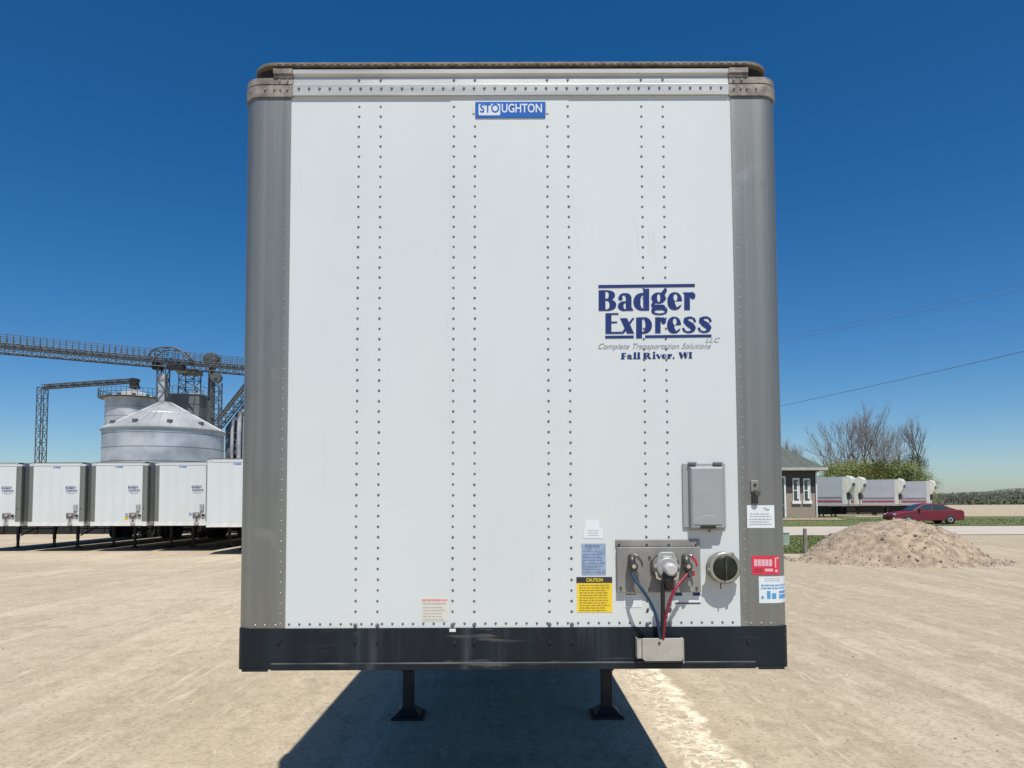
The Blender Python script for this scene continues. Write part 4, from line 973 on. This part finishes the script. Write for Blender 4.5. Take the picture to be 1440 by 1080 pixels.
# ------------------------------------------------------------------ red car
m_carpaint = pbr('dark_red_paint', (.13,.006,.014), .5, .0, .05, 3, coat=.1)
def car():
    Y = 49.5; p = at(1249, 720, Y); g = .26
    root = empty('red_car', (p.x, Y, g), rad(-4)); tag(root, 'dark red sedan parked behind the gravel pile', 'car')
    body = [(0,.35),(-.03,.55),(.05,.70),(.35,.80),(1.25,.93),(1.5,.95),(3.75,.98),(4.45,1.0),(4.62,.92),(4.66,.55),(4.6,.33),(4.1,.28),(.4,.26)]
    roof = [(1.25,.93),(1.95,1.36),(2.5,1.45),(3.2,1.43),(3.95,1.10),(4.25,.99)]
    mb = MB()
    def loft(poly, w0, w1, mi):
        n = len(poly); zmin = min(q for _, q in poly); zmax = max(q for _, q in poly)
        for s_ in (-1, 1): mb.add([(a, s_*(w0+(w1-w0)*(q-zmin)/(zmax-zmin)), q) for a, q in poly], [tuple(range(n)) if s_ > 0 else tuple(range(n))[::-1]], mi)
        V = [(a, s_*(w0+(w1-w0)*(q-zmin)/(zmax-zmin)), q) for s_ in (-1, 1) for a, q in poly]
        mb.add(V, [(i, (i+1) % n, n+(i+1) % n, n+i) for i in range(n)], mi)
    loft(body[::-1], .88, .80, 0); loft(roof[::-1], .76, .58, 0); mb.build('body', m_carpaint, root, bevel=.04, seg=3)
    for s_ in (-1, 1):
        f = lambda q: s_*(.765-(q-.93)*.346+.006)
        for poly in ([(1.5,1.0),(2.05,1.33),(2.55,1.385),(2.6,1.0)], [(2.68,1.0),(2.64,1.385),(3.15,1.37),(3.7,1.08),(3.6,1.0)]):
            mb = MB(); P_ = [(a, f(q), q) for a, q in poly]; mb.add(P_+[(a, y-s_*.02, q) for a, y, q in P_], [(0,1,2,3,4)[:len(P_)], tuple(range(len(P_), 2*len(P_)))[::-1]]+[(i, (i+1) % len(P_), len(P_)+(i+1) % len(P_), len(P_)+i) for i in range(len(P_))]); mb.build('side_window', m_glass, root)
        for xa in (.95, 3.7):
            mb = MB(); w = lambda a, b, c, xa=xa: (xa+a, s_*(.68+c), .32+b)
            mb.lathe([(.2,0),(.29,0),(.32,.04),(.32,.18),(.29,.215),(.21,.215)], 28, 0, w); wh = mb.build('wheel', m_rubber, root)
            mb = MB(); mb.lathe([(.04,.2),(.1,.218),(.2,.212),(.21,.15)], 20, 0, w); mb.build('rim', m_alum, wh)
        mb = MB(); mb.box(.02,.32,s_*.70-.12,s_*.70+.12,.60,.73); mb.build('headlight', m_st_white, root, bevel=.02)
        mb = MB(); mb.box(4.50,4.665,s_*.66-.14,s_*.66+.14,.72,.88); mb.build('taillight', m_redm, root, bevel=.02)
        a_, b_ = sorted((s_*.79, s_*.96)); mb = MB(); mb.box(1.62,1.78,a_,b_,.98,1.10); mb.build('wing_mirror', m_carpaint, root, bevel=.03)
    for (xa, za, xb, zb, nm) in ((1.30,.965,1.92,1.345,'windscreen'), (4.2,1.015,3.93,1.115,'rear_window')):
        mb = MB(); k = Vector((zb-za, 0, -(xb-xa))).normalized()*(.012 if xa > xb else -.012)
        V = [(xa,-.70,za),(xa,.70,za),(xb,.56,zb),(xb,-.56,zb)]; mb.add(V+[(x+k.x, y, z+k.z) for x, y, z in V], [(0,1,2,3),(7,6,5,4),(0,4,5,1),(1,5,6,2),(2,6,7,3),(3,7,4,0)]); mb.build(nm, m_glass, root)
car()

# ------------------------------------------------------------------ gravel pile, post, pedestal
def hsh(i, j): return math.sin(i*12.9898+j*78.233)*43758.5453 % 1
def vn(x, y):
    i, j = math.floor(x), math.floor(y); u, v = x-i, y-j; u, v = u*u*(3-2*u), v*v*(3-2*v)
    return (hsh(i,j)*(1-u)+hsh(i+1,j)*u)*(1-v)+(hsh(i,j+1)*(1-u)+hsh(i+1,j+1)*u)*v
def gravel_pile():
    cx, cy_ = at(1264, 760, 23).x, 23.3
    root_mb = MB(); n = 100; hx, hy = 3.9, 3.2
    def h(x, y):
        r = math.sqrt((x/3.02)**2+(y/2.5)**2)*(1+.10*(vn(x*.8+7, y*.8)-.5)); r += .10*(vn(x*1.3, y*1.3+3)-.5)
        q = 1.40*(1-max(r, 0)); b = 1.55*max(0, q-.42*max(0, q-.55)**1.0-.30*max(0, q-.95))
        if r > .93: b = max(0, b)
        return b+.10*(vn(x*2.2, y*2.2)-.5)*min(1, b*3)+.05*(vn(x*6, y*6)-.5)*min(1, b*4)-.03
    V = [(hx*(2*i/n-1), hy*(2*j/n-1), h(hx*(2*i/n-1), hy*(2*j/n-1))) for j in range(n+1) for i in range(n+1)]
    root_mb.add(V, [(j*(n+1)+i, j*(n+1)+i+1, (j+1)*(n+1)+i+1, (j+1)*(n+1)+i) for j in range(n) for i in range(n)], 0, True)
    rnd = random.Random(8)
    for _ in range(1300):
        t = rnd.uniform(0, 2*PI); q = rnd.random()**.45*1.12; x, y = math.cos(t)*q*3.15, math.sin(t)*q*2.5; z = max(h(x, y), 0)
        r = rnd.uniform(.012,.035)*(1 if rnd.random() < .92 else 2.1)
        P_ = [Vector((rnd.gauss(0,1), rnd.gauss(0,1), rnd.gauss(0,1))).normalized()*r*rnd.uniform(.8,1.1) for _ in range(6)]
        ax = [Vector(v)*r*rnd.uniform(.7,1.2) for v in ((1,0,0),(0,1,0),(-1,0,0),(0,-1,0),(0,0,1),(0,0,-1))]
        root_mb.add([(x+v.x, y+v.y, z+v.z+r*.2) for v in ax], [(0,1,4),(1,2,4),(2,3,4),(3,0,4),(1,0,5),(2,1,5),(3,2,5),(0,3,5)], 1+rnd.randrange(2))
    m = pbr('pile_gravel', (.39,.302,.21), .95, 0, .35, 4.5, bump=.8, bs=24, bdist=.05, detail=10)
    o = root_mb.build('gravel_pile', [m, pbr('pile_stone', (.36,.30,.24), .9), pbr('dark_pile_stone', (.17,.14,.115), .9)], None, (cx, cy_, gz(cx, cy_)))
    tag(o, 'heap of tan gravel at the right edge of the yard', 'gravel pile')
gravel_pile()
p = at(1132.5, 774, 26); mb = MB(); h_ = zat(745, 26)-gz(p.x, 26)
mb.box(-.055,.055,-.05,.05,-.2,h_)
o = mb.build('wooden_post', pbr('weathered_wood', (.20,.18,.165), .85, 0, .3, 6, (4,4,.5), .3, 30), None, (p.x, 26, gz(p.x, 26)), bevel=.012); tag(o, 'short grey weathered post at the edge of the grass verge', 'post')
p = at(1101.5, 758, 29.5); rt = empty('utility_pedestal', (p.x, 29.5, gz(p.x, 29.5))); tag(rt, 'pale green utility box on the grass behind the trailer corner', 'utility box')
m_ped = pbr('pale_green_paint', (.30,.40,.31), .6); mb = MB(); mb.box(-.20,.20,-.15,.15,0,.52); mb.build('cabinet', m_ped, rt, bevel=.02)
mb = MB(); mb.box(-.22,.22,-.17,.17,.522,.58); mb.build('cap', m_ped, rt, bevel=.02)

# ------------------------------------------------------------------ power lines
m_wire = pbr('wire', (.10,.12,.16), .6)
for (pl, pr, z, r, lb) in (((1095, 567), (1280, 525), 8.0, .012, 'lowest dark overhead wire sloping up to the right'),
                           ((1095, 476), (1280, 437), 11.0, .006, 'thin upper wire, the lower of the faint pair'),
                           ((1095, 471), (1280, 430), 11.3, .006, 'thin upper wire, the higher of the faint pair')):
    a, b = ray(*pl), ray(*pr); A_, B_ = a*((z-CAM_Z)/a.z), b*((z-CAM_Z)/b.z); d = B_-A_
    P0, P1 = A_-d*1.7, B_+d*1.6
    pts = [P0.lerp(P1, k/24)+Vector((0,0,CAM_Z-.35*(1-((k/24-.5)*2)**2)*.6)) for k in range(25)]
    mb = MB(); mb.tube(pts, r, 5, 0, 1); tag(mb.build('power_line', m_wire), lb, 'power line', 'overhead wires')

# ------------------------------------------------------------------ trees
m_bark = pbr('grey_bark', (.115,.105,.098), .9, 0, .3, 1.5)
m_twig = pbr('grey_twigs', (.21,.20,.195), .9, 0, .2, 1)
def bare_tree_mesh(seed, H, lean=0.0, spread=1.0):
    rnd = random.Random(seed); tr, tw = MB(), MB()
    def grow(p, d, ln, r, lev):
        n = 3 if lev < 3 else 2; pts = [p]; q = p.copy(); dd = d.copy()
        for _ in range(n):
            dd = (dd+Vector((rnd.gauss(0,.13), rnd.gauss(0,.13), rnd.gauss(.05,.06)))).normalized(); q = q+dd*ln/n; pts.append(q.copy())
        (tr if lev < 2 else tw).tube(pts, lambda t: max(r*(1-.38*t), .011), 6 if lev < 2 else 3, 0, 1)
        if lev >= 6: return
        k = rnd.choice((2, 3, 3)) if lev < 5 else 2
        for i in range(k):
            s_ = rnd.uniform(.45, .95) if i else 1.0; base = pts[-1] if s_ > .97 else pts[min(n, max(1, round(s_*n)))]
            ang = rnd.uniform(.22,.62)*spread if i else rnd.uniform(.05,.3); az = rnd.uniform(0, 2*PI)
            u = dd.orthogonal().normalized(); w = dd.cross(u)
            nd = (dd*math.cos(ang)+(u*math.cos(az)+w*math.sin(az))*math.sin(ang)); nd.z += .10; nd.normalize()
            grow(base.copy(), nd, ln*rnd.uniform(.62,.82), r*(.66 if i == 0 else .5), lev+1)
    grow(Vector((0,0,-.3)), Vector((lean,0,1)).normalized(), H*.30, H*.017, 0)
    return tr, tw
BT = []
for (sd, ln, spd) in ((21, .05, 1.0), (34, -.12, .8), (47, .3, 1.1), (58, .0, .7)):
    tr, tw = bare_tree_mesh(sd, 15, ln, spd); BT.append((tr, tw))
protos = {}
spots = [(1107, 118, 15, 0, .7, 'bare tree showing faintly just right of the trailer, above the roof'), (1134, 104, 12, 1, 0, 'thick bare tree stub rising behind the office roof edge'),
         (1141, 106, 13, 3, 1, 'thin forked bare tree beside the stub above the office roof'), (1156, 108, 12.5, 2, 0, 'low bare tree leaning right over the office eave'),
         (1189, 112, 20, 0, 0, 'tallest bare tree, upright above the nearest refrigerated trailer'), (1203, 108, 18, 1, 2, 'bare tree with forked trunk just right of the tallest'),
         (1222, 114, 20, 3, 0, 'tall slender bare tree in the middle of the group'), (1238, 116, 18.5, 0, 3, 'bare tree right of the slender one, with fine twigs'),
         (1254, 110, 16.5, 2, 1, 'right-leaning bare tree above the green thicket'), (1270, 113, 17.5, 1, 4, 'dense bare tree near the right end of the row'),
         (1284, 109, 17, 3, 2, 'bare tree beside the dark evergreen'),
         (1197, 117, 17, 2, 3.3, 'bare tree crossing behind the tallest one, leaning left'), (1230, 119, 17.5, 1, 4.4, 'forked bare tree just right of the tall slender one'),
         (1247, 117, 17, 3, 5.2, 'slim bare tree left of the right-leaning one'), (1263, 118, 18, 0, 2.4, 'bare tree with a broad crown just left of the dense one'),
         (1174, 116, 13, 2, 4.0, 'small bare tree at the left end of the green thicket')]
for (px, Y, H, k, rz, lb) in spots:
    p = at(px, 700, Y)
    if k not in protos:
        root = empty('bare_tree'); BT[k][0].build('trunk', m_bark, root); BT[k][1].build('branches', m_twig, root); protos[k] = root
    else: root = copy_tree(protos[k])
    root.location = (p.x, Y, gz(p.x, Y)); root.rotation_euler = (0, 0, rz); root.scale = (H/15*.9, H/15*.9, H/15)
    tag(root, lb, 'tree', 'leafless trees behind the parked trailers')

def leaf_mat(name, c1, c2):
    m = pbr(name, c1, .7, 0, .3, .9, col2=c2); return m
m_leaf = [leaf_mat('spring_leaf', (.19,.215,.055), (.12,.145,.04)), leaf_mat('yellow_green_leaf', (.255,.255,.065), (.16,.17,.045)), leaf_mat('evergreen_leaf', (.022,.038,.018), (.012,.022,.012))]
def leafy(seed, H, Wd, nclump, nleaf, ls=.22):
    rnd = random.Random(seed); cr, tr = MB(), MB()
    tr.tube([(0,0,-.2),(.1,0,H*.3),(-.1,.1,H*.62)], lambda t: H*.025*(1-.7*t), 7)
    for i in range(6):
        a = rnd.uniform(0, 6.3); tr.tube([(0,0,H*.25+i*.3), (math.cos(a)*Wd*.25, math.sin(a)*Wd*.25, H*.5), (math.cos(a)*Wd*.42, math.sin(a)*Wd*.42, H*.72)], lambda t: H*.011*(1-.7*t), 5)
    for _ in range(nclump):
        a = rnd.uniform(0, 2*PI); q = rnd.random()**.5; zz = rnd.uniform(.12, 1)
        rr = Wd/2*math.sqrt(max(.05, 1-((zz-.45)/.6)**2))*q; c = Vector((math.cos(a)*rr, math.sin(a)*rr, zz*H*rnd.uniform(.85,1)))
        R = rnd.uniform(.35,.75)*Wd/6
        for _ in range(nleaf):
            d = Vector((rnd.gauss(0,1), rnd.gauss(0,1), rnd.gauss(0,.8)))*R*.6; o = c+d
            u = Vector((rnd.gauss(0,1), rnd.gauss(0,1), rnd.gauss(0,1))).normalized(); w = u.orthogonal().normalized(); s_ = ls*rnd.uniform(.5,1.2)
            cr.add([o-u*s_*.5, o+w*s_*.35, o+u*s_*.5, o-w*s_*.35], [(0,1,2,3)])
    return tr, cr
gp = {}
def leaf_tree(px, Y, H, W_, k, mi, lb, rz):
    p = at(px, 700, Y); key = (k, mi)
    if key not in gp:
        tr, cr = leafy(60+k, 7, 8, 150, 150, .16); root = empty('leafy_tree'); tr.build('trunk', m_bark, root); cr.build('crown', m_leaf[mi], root); gp[key] = root
    else: root = copy_tree(gp[key])
    root.location = (p.x, Y, gz(p.x, Y)); root.scale = (W_/8, W_/8, H*.88/7); root.rotation_euler = (0, 0, rz)
    tag(root, lb, 'tree', 'green trees behind the parked trailers')
leaf_tree(1163, 99, 6.0, 6, 0, 0, 'low dull green tree at the left end of the thicket', 0)
leaf_tree(1184, 97, 8.0, 8.5, 1, 0, 'green tree right above the nearest refrigerated trailer', 1)
leaf_tree(1206, 98, 8.2, 8.5, 0, 1, 'yellowish green tree above the two cream noses', 2)
leaf_tree(1228, 96, 7.4, 8, 1, 1, 'round yellow-green tree in the middle of the thicket', 3)
leaf_tree(1250, 97, 8.2, 8.5, 0, 0, 'green tree over the third refrigerated trailer', 4)
leaf_tree(1270, 96, 8.0, 8.5, 1, 0, 'bright green tree at the right end of the thicket', .5)
leaf_tree(1284, 101, 9.6, 5, 0, 2, 'dark evergreen standing above the right end of the thicket', .2)

def wood(x0, x1, Y, H, n):
    rnd = random.Random(77); mb = MB(); n_ = int((x1-x0)/3); tops = []
    for i in range(n_+1):
        x = x0+(x1-x0)*i/n_; tops.append((x, H*(.62+.5*vn(x*.06, 3))*.62+rnd.uniform(-.5,.5)))
    mb.add([(x, Y-5, -1) for x, h in tops]+[(x, Y-3, h*.75) for x, h in tops]+[(x, Y+1, h) for x, h in tops]+[(x, Y+8, -1) for x, h in tops], [(q*(n_+1)+i, q*(n_+1)+i+1, (q+1)*(n_+1)+i+1, (q+1)*(n_+1)+i) for q in range(3) for i in range(n_)], 0)
    for _ in range(n):
        x, y = rnd.uniform(x0, x1), Y+rnd.uniform(-9, 9); hh = H*(.62+.5*vn(x*.06, 3))*rnd.uniform(.25, .74)
        o = Vector((x, y, hh)); u = Vector((rnd.gauss(0,1), rnd.gauss(0,1), rnd.gauss(0,1))).normalized(); w = u.orthogonal().normalized(); s_ = rnd.uniform(.35, .8)
        mb.add([o-u*s_*.5, o+w*s_*.4, o+u*s_*.5, o-w*s_*.4], [(0,1,2,3)], rnd.randrange(2))
    return mb
mb = wood(-330, 20, 240, 8, 42000)
tag(mb.build('woodland', [leaf_mat('far_leaf', (.06,.075,.035), (.04,.05,.03)), leaf_mat('far_twig', (.10,.095,.07), (.07,.065,.05))]), 'far-off belt of trees along the horizon', 'woodland', kind='stuff')
mb = wood(40, 420, 250, 8, 42000)
tag(mb.build('woodland', [m for m in bpy.data.materials if m.name in ('far_leaf', 'far_twig')]), 'far-off belt of trees right of the office', 'woodland', kind='stuff')

# ------------------------------------------------------------------ light
SUN = Vector((.118, -.52, 1.0)).normalized()
el = math.asin(SUN.z); az = math.atan2(SUN.x, SUN.y)
w = bpy.data.worlds.new('World'); bpy.context.scene.world = w; w.use_nodes = True; nt = w.node_tree
sky = N(nt, 'TexSky', sky_type='NISHITA'); sky.sun_disc = False; sky.sun_elevation = el; sky.sun_rotation = az
sky.altitude = 300; sky.air_density = .9; sky.dust_density = .7; sky.ozone_density = 4.6
bg = nt.nodes['Background']; bg.inputs['Strength'].default_value = .09
hs = N(nt, 'HueSaturation'); hs.inputs['Saturation'].default_value = 1.33
nt.links.new(sky.outputs[0], hs.inputs['Color']); nt.links.new(hs.outputs[0], bg.inputs['Color'])
ld = bpy.data.lights.new('sun', 'SUN'); ld.energy = 4.4; ld.angle = rad(.5); ld.color = (1, .965, .90)
lo = bpy.data.objects.new('sun', ld); C.objects.link(lo); lo.rotation_euler = (-SUN).to_track_quat('-Z', 'Y').to_euler(); lo.location = (0, -10, 30)
sc = bpy.context.scene
sc.view_settings.view_transform = 'Standard'; sc.view_settings.look = 'None'; sc.view_settings.gamma = 1; sc.view_settings.exposure = .2
sc.render.engine = 'CYCLES'; sc.cycles.max_bounces = 6; sc.cycles.use_denoising = True; sc.cycles.sample_clamp_indirect = 8
